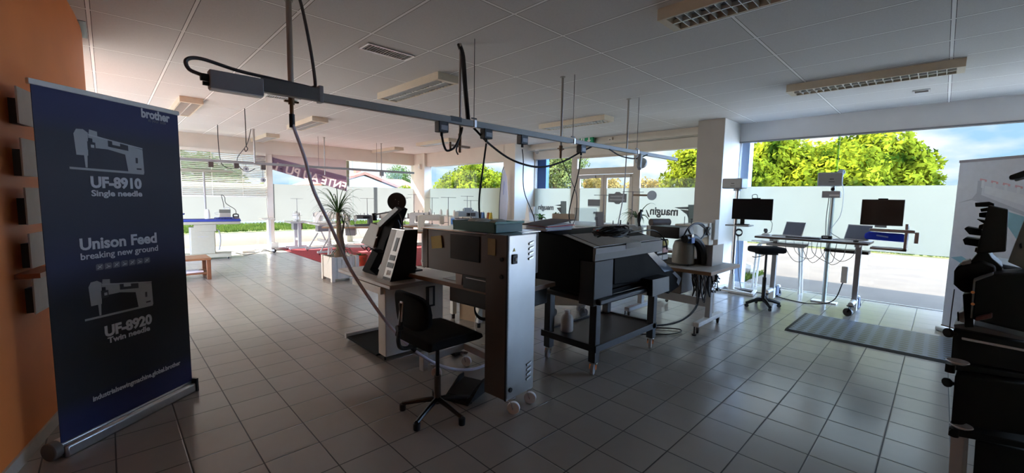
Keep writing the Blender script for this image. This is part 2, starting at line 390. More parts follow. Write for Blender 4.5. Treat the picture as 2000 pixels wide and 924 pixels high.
# back side: header, posts
struct('trim_1', MB().box(-2.06, 12.72, 2.58, 7.74, 13.0, HC), WALLP)
struct('trim_2', MB().box(3.12, 12.72, 0, 3.27, 12.9, 2.58), WALLP, bevel=.004)
struct('trim_3', MB().box(7.64, 12.1, 0, 7.92, 12.95, HC), WALLP, bevel=.004)
struct('trim_4', MB().box(-1.2, 12.72, 0, -1.05, 12.9, 2.58), WALLP)
struct('trim_5', MB().box(-2.06, 12.72, 0, -1.9, 12.95, 2.58), WALLP)
# low metal threshold by the post
th = thing('floor_plinth', 'grey metal foot plate at the base of the white window post', 'floor plate', (3.2, 12.6, 0))
MB().prism([(-.34, 0), (.40, 0), (.34, .07), (-.28, .07)], 'y', -.12, .10).build('plate', ALU, th, bevel=.004)
MB().box(-.13, -.02, .07, .12, .10, .20).build('post_shoe', WALLP, th, bevel=.006)
# side wall x = 7.74 : header; pier between side window and entrance recess
struct('trim_6', MB().box(7.74, 8.32, 2.52, 8.1, 12.1, HC), WALLP)
struct('trim_7', MB().box(7.74, 7.90, 0, 8.62, 8.34, HC), WALLP, bevel=.004)
struct('trim_8', MB().box(7.74, 7.893, 0, 8.62, 7.902, HC), WALLC)
# entrance header, stepped, with a gap of light between the two beams
struct('trim_9', MB().box(8.28, 3.16, 2.80, 8.62, 7.90, HC).box(8.22, 3.16, 2.80, 8.28, 7.90, 2.86), WALLP)
struct('trim_10', MB().box(8.44, 3.16, 2.575, 8.62, 7.90, 2.785), WALLP)
struct('trim_11', MB().box(7.70, 2.72, 0, 8.62, 3.17, HC), mat('taupe_pier', (.46, .42, .37), .7, nscale=3), bevel=.004)
struct('trim_12', MB().box(7.702, 2.712, 0, 8.62, 2.722, HC), WALLC)
struct('trim_13', MB().box(8.50, -4.2, 2.62, 8.62, 2.72, HC), WALLC)
struct('trim_14', MB().box(8.48, -4.2, 2.60, 8.56, 2.72, 2.625), MIDG)
FRAME = mat('beige_door_frame', (.52, .46, .38), .45)
LOGO = mat('logo_grey', (.10, .115, .12), .6)
LOGOL = mat('logo_teal_grey', (.17, .23, .23), .6)
# window_1 : big right window
w1 = struct('window_1', MB().box(8.52, -4.2, -.02, 8.56, 2.71, .012).box(8.52, -4.2, 2.60, 8.56, 2.71, 2.625).box(8.52, 2.68, 0, 8.56, 2.712, 2.62), ALU)
MB().box(8.536, -4.2, .012, 8.542, 2.68, 2.60).build('pane', GLASS, w1)
MB().box(8.530, -4.2, .79, 8.533, 2.68, 1.80).build('frosted_film', FILM_BRIGHTENED, w1)
MB().box(8.515, 1.235, 0, 8.55, 1.262, 2.62).build('pane_joint', glass_material('joint_glass', (.62, .78, .74), .1), w1)
MB().cyl((8.50, 1.25, 2.60), (8.50, 1.25, 2.63), .012).build('clip', BROWNP, w1)
# window_2 : side window x = 7.74
w2 = struct('window_2', MB().box(7.86, 8.34, -.02, 7.9, 12.1, .02), ALU)
MB().box(7.875, 8.34, .0, 7.881, 12.1, 2.53).build('pane', GLASS, w2)
MB().box(7.868, 8.34, .55, 7.871, 12.1, 1.79).build('frosted_film', FILM_BRIGHTENED, w2)
MB().box(7.858, 9.40, 0, 7.864, 9.43, 2.53).build('pane_joint', CLEAR, w2)
sl = struct('sill_1', MB().box(7.30, 8.36, .90, 7.86, 12.1, .94).box(7.34, 8.40, 0, 7.86, 12.1, .90), mat('sill_white', (.66, .63, .56), .5), bevel=.004)
# window_3 / window_4 : back windows
for nm, xa, xb in (('window_3', 3.27, 7.64), ('window_4', -1.05, 3.12), ('window_5', -1.9, -1.2)):
    w3 = struct(nm, MB().box(xa, 12.80, -.02, xb, 12.84, .02), ALU)
    MB().box(xa, 12.815, 0, xb, 12.821, 2.58).build('pane', GLASS, w3)
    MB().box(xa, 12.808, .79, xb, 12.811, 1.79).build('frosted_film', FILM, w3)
    if nm == 'window_3':
        MB().box(5.50, 12.796, 0, 5.525, 12.80, 2.58).build('pane_joint', CLEAR, w3)
# entrance glazing x = 8.5
w6 = struct('window_6', MB().box(8.47, 6.42, 0, 8.53, 6.60, 2.58).box(8.48, 7.86, 0, 8.53, 7.90, 2.58).box(8.48, 6.6, 0, 8.53, 7.9, .05), FRAME, bevel=.004)
MB().box(8.50, 6.6, .05, 8.506, 7.86, 2.58).build('pane', GLASS, w6); MB().box(8.494, 6.6, .05, 8.497, 7.86, 1.79).build('frosted_film', FILM_BRIGHTENED, w6)
w7 = struct('window_7', MB().box(8.47, 4.70, 0, 8.53, 4.87, 2.58).box(8.48, 3.17, 0, 8.53, 4.7, .05), FRAME, bevel=.004)
MB().box(8.50, 3.17, .05, 8.506, 4.70, 2.58).build('pane', GLASS, w7); MB().box(8.494, 3.17, .05, 8.497, 4.70, 1.79).build('frosted_film', FILM_BRIGHTENED, w7)
w8 = struct('window_8', MB().box(8.47, 4.87, 2.12, 8.54, 6.42, 2.27).box(8.47, 4.87, 2.52, 8.54, 6.42, 2.58), FRAME, bevel=.004)
MB().box(8.50, 4.87, 2.27, 8.506, 6.42, 2.52).build('pane', GLASS, w8)
def door_leaf(nm, ya, yb, hinge):
    d = struct(nm, MB().box(8.48, ya, .02, 8.53, ya+.075, 2.11).box(8.48, yb-.075, .02, 8.53, yb, 2.11).box(8.48, ya+.075, 2.03, 8.53, yb-.075, 2.11).box(8.48, ya+.075, .02, 8.53, yb-.075, .14), FRAME, bevel=.004)
    MB().box(8.503, ya+.075, .14, 8.509, yb-.075, 2.03).build('pane', GLASS, d)
    MB().box(8.496, ya+.075, .14, 8.499, yb-.075, 1.79).build('frosted_film', FILM_BRIGHTENED, d)
    return d
d1 = door_leaf('door_1', 5.64, 6.41, 1); d2 = door_leaf('door_2', 4.88, 5.63, 0)
MB().box(8.44, 5.86, 2.03, 8.48, 6.36, 2.09).bar((8.45, 6.3, 2.02), (8.42, 6.0, 2.02), .02, .01).build('door_closer', GREYP, d1, bevel=.004)
MB().box(8.44, 4.92, 2.04, 8.48, 5.3, 2.09).build('door_closer', FRAME, d2, bevel=.004)
for d, y in ((d1, 5.68), (d2, 5.59)):
    MB().tube([(8.48, y, .95), (8.43, y, .95), (8.43, y, 1.15), (8.48, y, 1.15)], .011, sm=0).build('handle', ALU, d)
# signs and lettering on the film, read from outside
FX = 8.488
def mirrored(o, y0, z0):  # seen from inside: text runs away from the reader's right
    return frame((FX, y0, z0), (0, 1, 0), (0, 0, 1))
def logo(w, tx0, tx1, tv, size, blk, bar, sw):
    p0, p1 = at(tx0, tv, x=FX), at(tx1, tv, x=FX)   # text starts at its right end as seen from inside
    text('maugin', size, LOGO, w, frame((FX, p1.y, p1.z), (0, 1, 0), (0, 0, 1)), bold=.008, fit=abs(p0.y-p1.y))
    def flat(nm, pix, m_):
        mb = MB(); mb.prism([(at(u, v, x=FX).y, at(u, v, x=FX).z) for u, v in pix], 'x', FX, FX+.003); mb.build(nm, m_, w)
    flat('logo_block', blk, LOGOL); flat('logo_swoosh', bar, LOGO); flat('logo_swoosh', sw, LOGO)
logo(w7, 1269, 1324, 421, .24, [(1344, 400), (1359, 400), (1359, 440), (1344, 440)], [(1317, 405), (1345, 404), (1345, 409), (1326, 408)], [(1328, 409), (1345, 411), (1345, 428), (1341, 419)])
logo(w6, 1051, 1081, 410, .19, [(1095, 393), (1106, 393), (1106, 421), (1095, 421)], [(1083, 401), (1096, 399), (1096, 403)], [(1087, 406), (1096, 405), (1096, 418)])
mb_ = MB(); mb_.prism([(at(u, v, x=FX).y, at(u, v, x=FX).z) for u, v in ((1261, 410), (1263, 410), (1269, 424), (1266, 424))], 'x', FX, FX+.003); mb_.build('logo_swoosh', LOGO, w7)
SIGNG = mat('sign_grey', (.17, .18, .19), .6); SIGNP = mat('sign_pale', (.42, .43, .45), .6)
g = MB(); g.box(FX, 5.02, 1.46, FX+.004, 5.50, 1.66); g.prism([(5.16, 1.66), (5.20, 1.70), (5.30, 1.70), (5.34, 1.66)], 'x', FX, FX+.004); g.prism([(5.16, 1.46), (5.20, 1.42), (5.30, 1.42), (5.34, 1.46)], 'x', FX, FX+.004); g.build('door_sign', SIGNG, d2)
for zz, ya, yb in ((1.60, 5.09, 5.42), (1.52, 5.07, 5.46)):
    b_ = MB(); y = ya
    while y < yb: b_.box(FX-.003, y, zz-.018, FX, y+.028, zz+.018); y += .040
    b_.build('sign_print', SIGNP, d2)
MB().box(FX, 5.73, 1.36, FX+.004, 6.08, 1.52).build('notice', SIGNG, d1)
MB().box(FX, 5.73, 1.335, FX+.004, 6.08, 1.352).build('notice', SIGNP, d1)
MB().box(FX, 5.73, 1.17, FX+.004, 5.91, 1.22).build('notice', SIGNG, d1)
MB().box(FX, 5.73, 1.02, FX+.004, 5.87, 1.09).build('notice', SIGNP, d1)

# ------------------------------------------------------------------ outdoors
GZ = -.1
struct('pavement', MB().box(-60, -60, GZ-.4, 90, 90, GZ), stripes_noise('pavement_concrete', (.058, .045, .033), (.075, .059, .043), 1.5))
GRASS = leaf_material('grass_blades', (.025, .045, .008), (.08, .105, .018), 1.5)
def grass(nm, x0, y0, x1, y1, n, h, label):
    bm = MB()
    for i in range(n):
        x, y = random.uniform(x0, x1), random.uniform(y0, y1); a = random.uniform(0, PI); hh = h*random.uniform(.5, 1.2); w = .03
        dx, dy = math.cos(a)*w, math.sin(a)*w
        vs = [bm.bm.verts.new(p) for p in ((x-dx, y-dy, GZ), (x+dx, y+dy, GZ), (x+random.uniform(-.12, .12), y+random.uniform(-.12, .12), GZ+hh))]
        bm.bm.faces.new(vs)
    o = bm.build(nm, GRASS); tag(o, label, 'grass', kind='stuff')
grass('lawn_grass', -2, 20.4, 13, 24.8, 12000, .17, 'strip of bright green grass along the fence behind the back windows')
grass('verge_grass', 18.4, -6, 19.4, 10, 3500, .25, 'thin yellow green grass verge across the car park, right window')
grass('planting_grass', 8.75, 2.7, 10.6, 5.0, 1800, .14, 'low grass beside the pale stones outside the right window')
struct('lawn_bed', MB().box(-2, 20.2, GZ, 13, 25.3, GZ+.02).box(18.3, -6, GZ, 19.5, 10, GZ+.02), stripes_noise('earth', (.07, .075, .02), (.11, .11, .03), 3))
struct('terrace_slab', MB().box(-4, 13.0, GZ, 9, 14.4, -.02), mat('slab_grey', (.30, .30, .27), .8))
struct('bounce_slab_right', MB().box(8.64, -26, GZ, 20, -2.2, GZ+.05), mat('bounce_slab_pale', (.66, .65, .63), .8, nscale=2))  # unseen pale slab added to bounce daylight up to the ceiling
struct('bounce_slab_left', MB().box(-14, 3, GZ, -2.1, 20, GZ+.05), mat('bounce_slab_grey', (.09, .088, .085), .8))  # unseen slab added outside the left glazing to bounce sunlight indoors
def picket_fence(name, xa, xb, y, h, label):
    PK = mat('picket_cream', (.20, .18, .14), .7); f = thing(name, label, 'fence', (xa, y, GZ))
    b = MB(); L_ = xb-xa; b.box(0, -.02, .12, L_, .02, .17).box(0, -.02, h-.18, L_, .02, h-.13); b.build('rail', PK, f)
    p = MB(); x = .05
    while x < L_: p.box(x, -.035, .03, x+.07, -.02, h); x += .17
    p.build('picket_panel', PK, f)
    for k in range(int(L_/2.4)+1): MB().box(k*2.4-.05, -.05, 0, k*2.4+.05, .05, h+.06).build('post', PK, f, bevel=.006)
picket_fence('picket_fence', -1, 13, 25.1, .80, 'long cream picket fence behind the grass, seen under the frosted film')
struct('boundary_wall', MB().box(-6, 27, GZ, 14, 27.2, .35), OCHRE)
STONE = mat('pale_stone', (.26, .22, .17), .9, 0, .3, 6, .5)
for i in range(12):
    x, y = 9.0+random.uniform(0, 1.3), 2.95+random.uniform(0, 1.2); r = random.uniform(.10, .24)
    b = MB(); b.sph((0, 0, r*.55), r, (1, random.uniform(.7, 1), .65), 10)
    for q in b.bm.verts: q.co += V((random.uniform(-1, 1), random.uniform(-1, 1), random.uniform(-1, 1)))*r*.10
    o = b.build('garden_stone', STONE, ang=20); o.location = (x, y, GZ)
    tag(o, 'pale rough boulder in the rockery outside the right window', 'stone', 'rockery boulders outside the right window')
def tree(name, x, y, h, blobs, m, n, ls, label, tr=.12, cat='tree', base=None):
    t = thing(name, label, cat, (x, y, GZ))
    zb = min(b[2]-b[3]*.5 for b in blobs) if base is None else base
    k = MB(); k.tube([(0, 0, 0), (.05, 0, zb*.6), (0, .05, max(zb, .3)+.4)], lambda q: tr*(1.3-.6*q))
    for bx, by, bz, br in blobs[:5]: k.tube([(0, .05, max(zb*.8, .2)), (bx*.5, by*.5, bz*.75), (bx, by, bz)], lambda q: tr*.5*(1.1-q*.9), n=6)
    k.build('trunk', TRUNK, t)
    c = MB(); tot = sum(b[3]**2 for b in blobs)
    for bx, by, bz, br in blobs:
        for i in range(int(n*br*br/tot)):
            d = V((random.gauss(0, 1), random.gauss(0, 1), random.gauss(0, 1))).normalized(); rr = br*random.uniform(.55, 1.05)
            p = V((bx, by, bz))+V((d.x, d.y, d.z*.8))*rr
            nrm = (d+V((random.uniform(-1, 1), random.uniform(-1, 1), random.uniform(-1, 1)))*.9).normalized()
            a = nrm.orthogonal().normalized(); a = Matrix.Rotation(random.uniform(0, 6.3), 3, nrm) @ a; b = nrm.cross(a)
            s_ = ls*random.uniform(.6, 1.3)
            vs = [c.bm.verts.new(q) for q in (p-a*s_, p+b*s_*.5, p+a*s_, p-b*s_*.5)]; c.bm.faces.new(vs)
    c.build('crown', m, t, ang=180)
    return t
BRIGHT = leaf_material('bright_leaves', (.014, .032, .003), (.20, .225, .014), 1.1)
MIDL = leaf_material('mid_leaves', (.025, .05, .006), (.13, .155, .025), 1.0)
BIRCH = leaf_material('birch_leaves', (.05, .07, .02), (.17, .19, .06), 1.6)
GOLD = leaf_material('golden_leaves', (.09, .065, .015), (.27, .185, .05), 1.6)
DARKL = leaf_material('dark_leaves', (.016, .035, .01), (.08, .12, .03), 1.2)
def far(bl, k): return [(x*k, y*k, 1.6+(z-1.6)*k, r*k) for x, y, z, r in bl]
def blob(cx, cy, cz, w, hh, k, r0, r1):
    return [(cx+random.uniform(-w, w), cy+random.uniform(-w, w), cz+random.uniform(-hh, hh), random.uniform(r0, r1)) for _ in range(k)]
tree('broadleaf_tree', 24.5, 5.2, 5, [(0, 0, 3.4, 1.6), (.2, 1.9, 3.0, 1.5), (0, -1.9, 3.1, 1.6), (.3, 2.9, 2.5, 1.3), (-.8, .7, 3.9, 1.1), (0, 1.4, 4.0, .9), (-.6, -2.3, 2.4, 1.3), (-1, 1.2, 2.1, 1.3), (-1.1, -.8, 2.2, 1.4), (0, -2.9, 2.0, 1.0)], BRIGHT, 15000, .15, 'big bright green tree left of the right window joint', .2)
tree('broadleaf_tree', 32.4, 2.9, 5, far([(0, 0, 3.7, 1.5), (0, 1.3, 3.5, 1.3), (0, -.9, 3.3, 1.1), (-.4, .8, 2.4, 1.4), (-.5, -.8, 2.3, 1.1), (0, -1.35, 2.5, .8), (-.8, .2, 3.1, 1.2)], 1.35), BRIGHT, 11000, .19, 'bright green tree right of the right window joint, against the sky', .2)
tree('broadleaf_tree', 20.4, 8.05, 5, far([(0, 0, 2.9, 1.25), (0, .95, 2.5, 1.0), (0, -1.0, 3.1, 1.3), (0, .8, 3.4, .8), (-.3, -.5, 1.9, 1.1), (0, -1.8, 2.6, 1.2), (-.2, .2, 3.6, .9)], 1.045), BRIGHT, 9000, .12, 'bright green rounded tree seen through the glass right of the entrance door', .16)
tree('birch_tree', 21.0, 17.6, 6, [(0, 0, 3.4, 1.2), (0, -1.0, 2.8, 1.0), (.3, .9, 3.0, 1.2), (0, -.4, 4.4, 1.1), (0, .8, 4.6, 1.0), (0, -1.5, 3.9, .9), (0, 1.7, 3.4, 1.0)], BIRCH, 9000, .09, 'feathery pale birch seen through the glass left of the entrance door', .1)
tree('golden_shrub', 24, 16.2, 3, blob(0, 0, 2.5, 1.2, .3, 7, .6, .9), GOLD, 3000, .10, 'golden brown shrub seen through the entrance door glass', .08, 'shrub')
tree('golden_shrub', 27, 14.6, 3, [(0, 0, 2.6, .85), (0, .9, 2.4, .8), (0, -.9, 2.5, .75), (0, 0, 1.8, .8)], GOLD, 2200, .10, 'orange leaved shrub behind the right leaf of the entrance door', .08, 'shrub')
tree('roadside_tree', 18.0, 23.0, 4, [(0, 0, 3.0, 1.1), (0, 1.5, 2.7, 1.0), (0, -1.6, 2.9, 1.0), (0, -2.8, 2.6, .9), (0, 2.6, 2.3, .9), (0, -.8, 3.5, .8), (-.5, .6, 2.0, 1.1), (-.5, -1.2, 2.0, 1.1)], BRIGHT, 9000, .11, 'wide yellow green tree filling the side window left of the pier', .14)
tree('roadside_tree', 26.5, 27.0, 4, far([(0, .4, 2.6, .8), (0, -.4, 2.9, .6), (-.2, 1.0, 2.2, .8), (0, -.2, 2.0, .9)], 1.35), MIDL, 4000, .13, 'darker green tree at the right end of the side window', .12)
tree('roadside_tree', 21.8, 39.5, 4, far([(0, 0, 3.3, 1.0), (.5, 1.0, 2.8, 1.0), (0, -.6, 2.3, 1.0)], 1.28), DARKL, 3500, .10, 'shady tree at the left end of the side window beside the corner post', .12)
tree('hedge_shrub', 7.4, 28.4, 3, [(0, 0, 1.6, .7), (-.9, 0, 1.7, .7), (.9, .1, 1.5, .6), (-1.8, 0, 1.5, .6)], MIDL, 3000, .09, 'green shrub under the hanging banner behind the back window', .07, 'shrub')
tree('hedge_tree', 4.5, 29.2, 4, [(0, 0, 2.4, .9), (-1.2, 0, 2.6, .9), (1.0, 0, 2.2, .8), (-2.2, .2, 2.4, .9), (-.4, .1, 3.2, .9), (-1.6, .1, 3.3, .8), (.7, .1, 2.9, .7)], DARKL, 5000, .11, 'dark green trees seen in the gaps of the window blind', .1)
tree('hedge_shrub', 11.2, 29.0, 3, [(0, 0, 2.0, .75), (-.4, 0, 2.6, .6), (.2, 0, 1.5, .7)], DARKL, 2500, .09, 'dark shrub at the left corner of the tile roofed house', .07, 'shrub')
tree('hedge_shrub', 15.2, 26.6, 3, [(0, 0, 1.9, .6), (.7, 0, 1.6, .5), (-.6, 0, 1.6, .5)], BRIGHT, 2500, .09, 'light green shrub in front of the tile roofed house', .07, 'shrub')
tree('hedge_shrub', 7.2, 30.5, 3, [(0, 0, 1.5, .7), (.8, 0, 1.4, .6)], GOLD, 1800, .09, 'small golden shrub at the left end of the back window', .07, 'shrub')
ROOFT = stripes_noise('clay_roof_tiles', (.16, .055, .028), (.22, .085, .048), 6)
hs = thing('house', 'white house with an orange tiled gable roof behind the back window', 'house', (14.2, 31, GZ))
MB().prism([(-2.6, 0), (2.6, 0), (2.6, 2.3), (0, 3.15), (-2.6, 2.3)], 'y', 0, 7).box(2.6, .6, 0, 5.2, 7, 2.3).build('wall', mat('house_render', (.40, .40, .37), .8), hs)
MB().prism([(-2.9, 2.25), (0, 3.22), (0, 3.42), (-2.95, 2.42)], 'y', -.3, 7.3).prism([(0, 3.22), (2.9, 2.25), (2.95, 2.42), (0, 3.42)], 'y', -.3, 7.3).build('gable_roof', ROOFT, hs)
MB().prism([(.3, 2.25), (3.9, 3.15), (7.4, 2.25)], 'x', 2.2, 5.5).build('wing_roof', ROOFT, hs)
MB().box(-.25, .8, 3.2, .15, 1.2, 3.62).build('chimney', ROOFT, hs)
lp = thing('street_lamp', 'tall cream lamp post outside at the edge of the hanging banner', 'lamp post', (5.75, 13.75, GZ))
MB().box(-.10, -.10, 0, .10, .10, .35).build('base', WALLP, lp); MB().cyl((0, 0, .3), (0, 0, 4.2), .055).build('pole', mat('cream_pole', (.30, .27, .20), .6), lp)
MB().box(-.15, -.4, 4.2, .15, .2, 4.32).build('lamp_head', GREYP, lp, bevel=.02)
lp = thing('flag_pole', 'slim white pole standing before the trees in the side window', 'pole', (17, 17.9, GZ))
MB().cyl((0, 0, 0), (0, 0, .2), .14).build('base', GREYP, lp); MB().cyl((0, 0, .2), (0, 0, 3.55), .05, .04).build('pole', WHITE, lp); MB().sph((0, 0, 3.58), .07).build('finial', ALU, lp)
struct('trim_15', MB().box(8.64, 7.60, -.1, 8.76, 8.3, 3.2), mat('blue_pier', (.05, .13, .36), .6))
struct('trim_16', MB().box(8.64, 2.58, -.1, 8.85, 2.74, 3.2), mat('pale_blue_post', (.45, .55, .72), .5))
bn = thing('hanging_banner', 'pink and purple sale banner hung in the back window, its lettering seen mirrored', 'banner', (4.35, 12.765, 0))
BNY = 12.765
bl_, br_, tr_ = at(500, 322, y=BNY), at(677, 374, y=BNY), at(677, 316, y=BNY)
b = MB(); extr_pts = [V((bl_.x, BNY, bl_.z)), V((br_.x, BNY, br_.z)), V((br_.x, BNY, 2.60)), V((bl_.x, BNY, 2.60))]
b.prism([(p.x, p.z) for p in extr_pts], 'y', BNY, BNY+.003); b.build('cloth', BANNERF, bn, w=True)
b1, b2 = at(500, 296, y=BNY), at(677, 345, y=BNY)
band = MB().prism([(b1.x, min(b1.z, 2.59)), (b2.x, b2.z), (br_.x, br_.z), (bl_.x, bl_.z)], 'y', BNY-.004, BNY-.001).build('purple_band', BANNERP, bn, w=True)
MB().cyl((bl_.x, BNY, 2.61), (br_.x+.03, BNY, 2.61), .012).build('top_rod', ALU, bn, w=True)
t0, t1 = at(674, 371.5, y=BNY), at(530, 331, y=BNY)
td = (t1-t0).normalized()
cut = text('ENTE AU PUBLIC', .33, BANNERT, bn, frame((t0.x, BNY-.0025, t0.z), (td.x, 0, td.z), (td.z, 0, -td.x)), bold=.009, fit=2.36, depth=.02)
bool_ = band.modifiers.new('letters', 'BOOLEAN'); bool_.operation = 'DIFFERENCE'; bool_.solver = 'EXACT'; bool_.object = cut   # letters are left unprinted on the band
bpy.context.view_layer.update()
me_ = bpy.data.meshes.new_from_object(band.evaluated_get(bpy.context.evaluated_depsgraph_get())); band.modifiers.clear(); band.data = me_
bpy.data.objects.remove(cut)

# ------------------------------------------------------------------ ceiling fittings
LOUV = mat('louvre_aluminium', (.72, .72, .70), .35, .3)
LOUVD = mat('louvre_recess', (.22, .22, .22), .35, .5)
LAMPB = mat('lamp_cream', (.66, .58, .45), .5)
def make_lamp():
    t = thing('ceiling_light', None, None)
    W_, L_, H_ = .29, 1.5, .085
    h = MB(); h.prism([(-W_/2, HC), (W_/2, HC), (W_/2, HC-H_), (W_/2-.02, HC-H_), (W_/2-.02, HC-.03), (-W_/2+.02, HC-.03), (-W_/2+.02, HC-H_), (-W_/2, HC-H_)], 'y', -L_/2, L_/2)
    for s_ in (-1, 1): h.box(-W_/2+.02, s_*(L_/2)-(.06 if s_ > 0 else 0), HC-H_, W_/2-.02, s_*(L_/2)+(.06 if s_ < 0 else 0), HC-.03)
    h.build('housing', LAMPB, t)
    MB().box(-W_/2+.02, -L_/2+.06, HC-.032, W_/2-.02, L_/2-.06, HC-.028).build('reflector', LOUVD, t)
    b = MB(); b.box(-.006, -L_/2+.06, HC-H_+.002, .006, L_/2-.06, HC-H_+.032)
    n = 20
    for k in range(1, n):
        y = -L_/2+.06+(L_-.12)*k/n; b.prism([(y-.005, HC-H_+.032), (y+.005, HC-H_+.032), (y+.002, HC-H_), (y-.002, HC-H_)], 'x', -W_/2+.02, W_/2-.02)
    b.build('louvre', LOUV, t)
    for x in (-.065, .065): MB().cyl((x, -L_/2+.08, HC-.045), (x, L_/2-.08, HC-.045), .012, n=8).build('tube', WHITE, t)
    return t
LAMPS = [(2.95, 4.90, 'long louvred ceiling light over the black machine with the round disc'),
 (1.0, 8.77, 'louvred ceiling light just right of the roll-up banner top'),
 (2.92, 8.90, 'louvred ceiling light behind the hanging lilac hose'),
 (2.93, 12.0, 'small looking ceiling light at the back post, above the window blind'),
 (6.25, 4.84, 'long louvred ceiling light hanging beyond the grey busbar, near the exit sign'),
 (6.2, 9.25, 'ceiling light near the side window, behind the black cable loops'),
 (6.25, 12.0, 'ceiling light above the tile roofed house at the far back'),
 (6.2, .70, 'long louvred ceiling light in front of the big right window'),
 (3.2, .86, 'dark louvred ceiling light cut off by the top of the photo')]
l0 = make_lamp()
for i, (x, y, lb) in enumerate(LAMPS):
    o = l0 if i == 0 else copy_tree(l0)
    o.location = (x, y, 0); tag(o, lb, 'ceiling light', 'louvred ceiling lights')
def vent(x, y, w, l, lb, n=14):
    t = thing('ceiling_vent', lb, 'vent', (x, y, HC))
    f = MB(); f.box(-w/2, -l/2, -.012, w/2, -l/2+.018, 0).box(-w/2, l/2-.018, -.012, w/2, l/2, 0).box(-w/2, -l/2+.018, -.012, -w/2+.018, l/2-.018, 0).box(w/2-.018, -l/2+.018, -.012, w/2, l/2-.018, 0); f.build('frame', ALU, t)
    MB().box(-w/2+.018, -l/2+.018, -.003, w/2-.018, l/2-.018, .002).build('duct_mesh', BLACK, t)
    b = MB()
    for k in range(n):
        x_ = -w/2+.02+(w-.04)*(k+.5)/n; b.bar((x_, -l/2+.018, -.008), (x_, l/2-.018, -.008), .003, .010)
    b.build('slats', GREYP, t)
vent(2.09, 3.98, .50, .20, 'slatted rectangular vent in the ceiling beside the near long ceiling light', 16)
vent(1.96, 6.98, .45, .18, 'slatted ceiling vent partly hidden by the grey busbar', 14)
vent(7.44, .30, .16, .16, 'small square dark vent in the ceiling near the right window', 5)
t = thing('ceiling_gap', 'dark gap of a missing ceiling tile beside the orange wall', 'ceiling gap', (-.08, 5.5, HC))
MB().box(-.11, -.3, -.004, .03, .25, 0).build('opening', BLACK, t)
# near busbar with boxes, droppers and cables
BY, BZ = 3.08, 2.19
RAILM = mat('rail_grey', (.12, .12, .115), .5, .1)
RAILL = mat('rail_light_grey', (.27, .26, .245), .5, .1)
rb = thing('busbar_rail', 'long grey electric busbar hung from the ceiling across the room', 'busbar', (.7, BY, BZ))
def rx(a, b, z0, z1, yy, m_, nm, bev=.004): return MB().box(a, BY-yy, z0, b, BY+yy, z1).build(nm, m_, rb, w=True, bevel=bev)
rx(.74, 1.10, BZ-.03, BZ+.055, .028, RAILM, 'rail_section'); rx(1.10, 3.9, BZ-.03, BZ+.028, .024, RAILL, 'rail_section'); rx(3.9, 6.7, BZ-.026, BZ+.024, .022, RAILL, 'rail_section')
bx_ = rx(.47, .75, BZ-.06, BZ+.045, .04, MIDG, 'feed_box'); MB().box(.475, BY-.036, BZ-.066, .745, BY+.036, BZ-.06).build('lid', WHITE, bx_, w=True)
rx(1.09, 1.12, BZ-.04, BZ+.075, .03, MIDG, 'clamp'); rx(2.20, 2.32, BZ-.01, BZ+.034, .026, DARKG, 'joint_cover'); rx(2.46, 2.49, BZ-.035, BZ+.034, .03, ALU, 'clamp'); rx(3.95, 3.98, BZ-.035, BZ+.034, .03, ALU, 'clamp'); rx(5.42, 5.45, BZ-.035, BZ+.034, .03, ALU, 'clamp')
for x in (2.478, 3.96, 5.432):
    b = MB(); b.cyl((x, BY, BZ+.03), (x, BY, HC), .0035, n=6); b.bar((x-.03, BY, BZ+.05), (x+.03, BY, BZ+.05), .012); b.build('hanger_wire', DARKG, rb, w=True)
fc = MB(); fc.tube([(.44, BY, BZ+.01), (.38, BY, BZ+.03), (.37, BY, BZ+.08), (.44, BY+.01, BZ+.105), (.62, BY+.02, BZ+.08), (.80, BY+.02, BZ+.07), (1.0, BY+.02, BZ+.062), (1.07, BY+.03, BZ+.065), (1.095, BY+.06, BZ+.12), (1.09, BY+.14, BZ+.4), (1.07, BY+.25, BZ+.72), (1.06, BY+.35, HC)], .011)
fc.build('feed_cable', DARKG, rb, w=True)
MB().cyl((.43, BY, BZ-.0), (.47, BY, BZ-.0), .022).cyl((.44, BY, BZ-.035), (.47, BY, BZ-.035), .012).build('cable_gland', BLACK, rb, w=True)
for x, nm_ in ((2.12, 'a'), (2.63, 'b'), (3.12, 'c'), (4.13, 'd')):
    p = MB().box(x-.05, BY-.035, BZ-.12, x+.05, BY+.035, BZ-.028).build('tap_off_box', BLACK, rb, w=True, bevel=.005)
    MB().box(x-.03, BY-.037, BZ-.10, x+.04, BY-.035, BZ-.06).build('rating_plate', MIDG, p, w=True)
    MB().cyl((x, BY, BZ-.15), (x, BY, BZ-.12), .013).build('outlet', BLACK, p, w=True)
def cable(nm, pts, r, m_, lb, cat='cable', sm=6):
    o = MB().tube(pts, r, sm=sm).build(nm, m_); return tag(o, lb, cat)
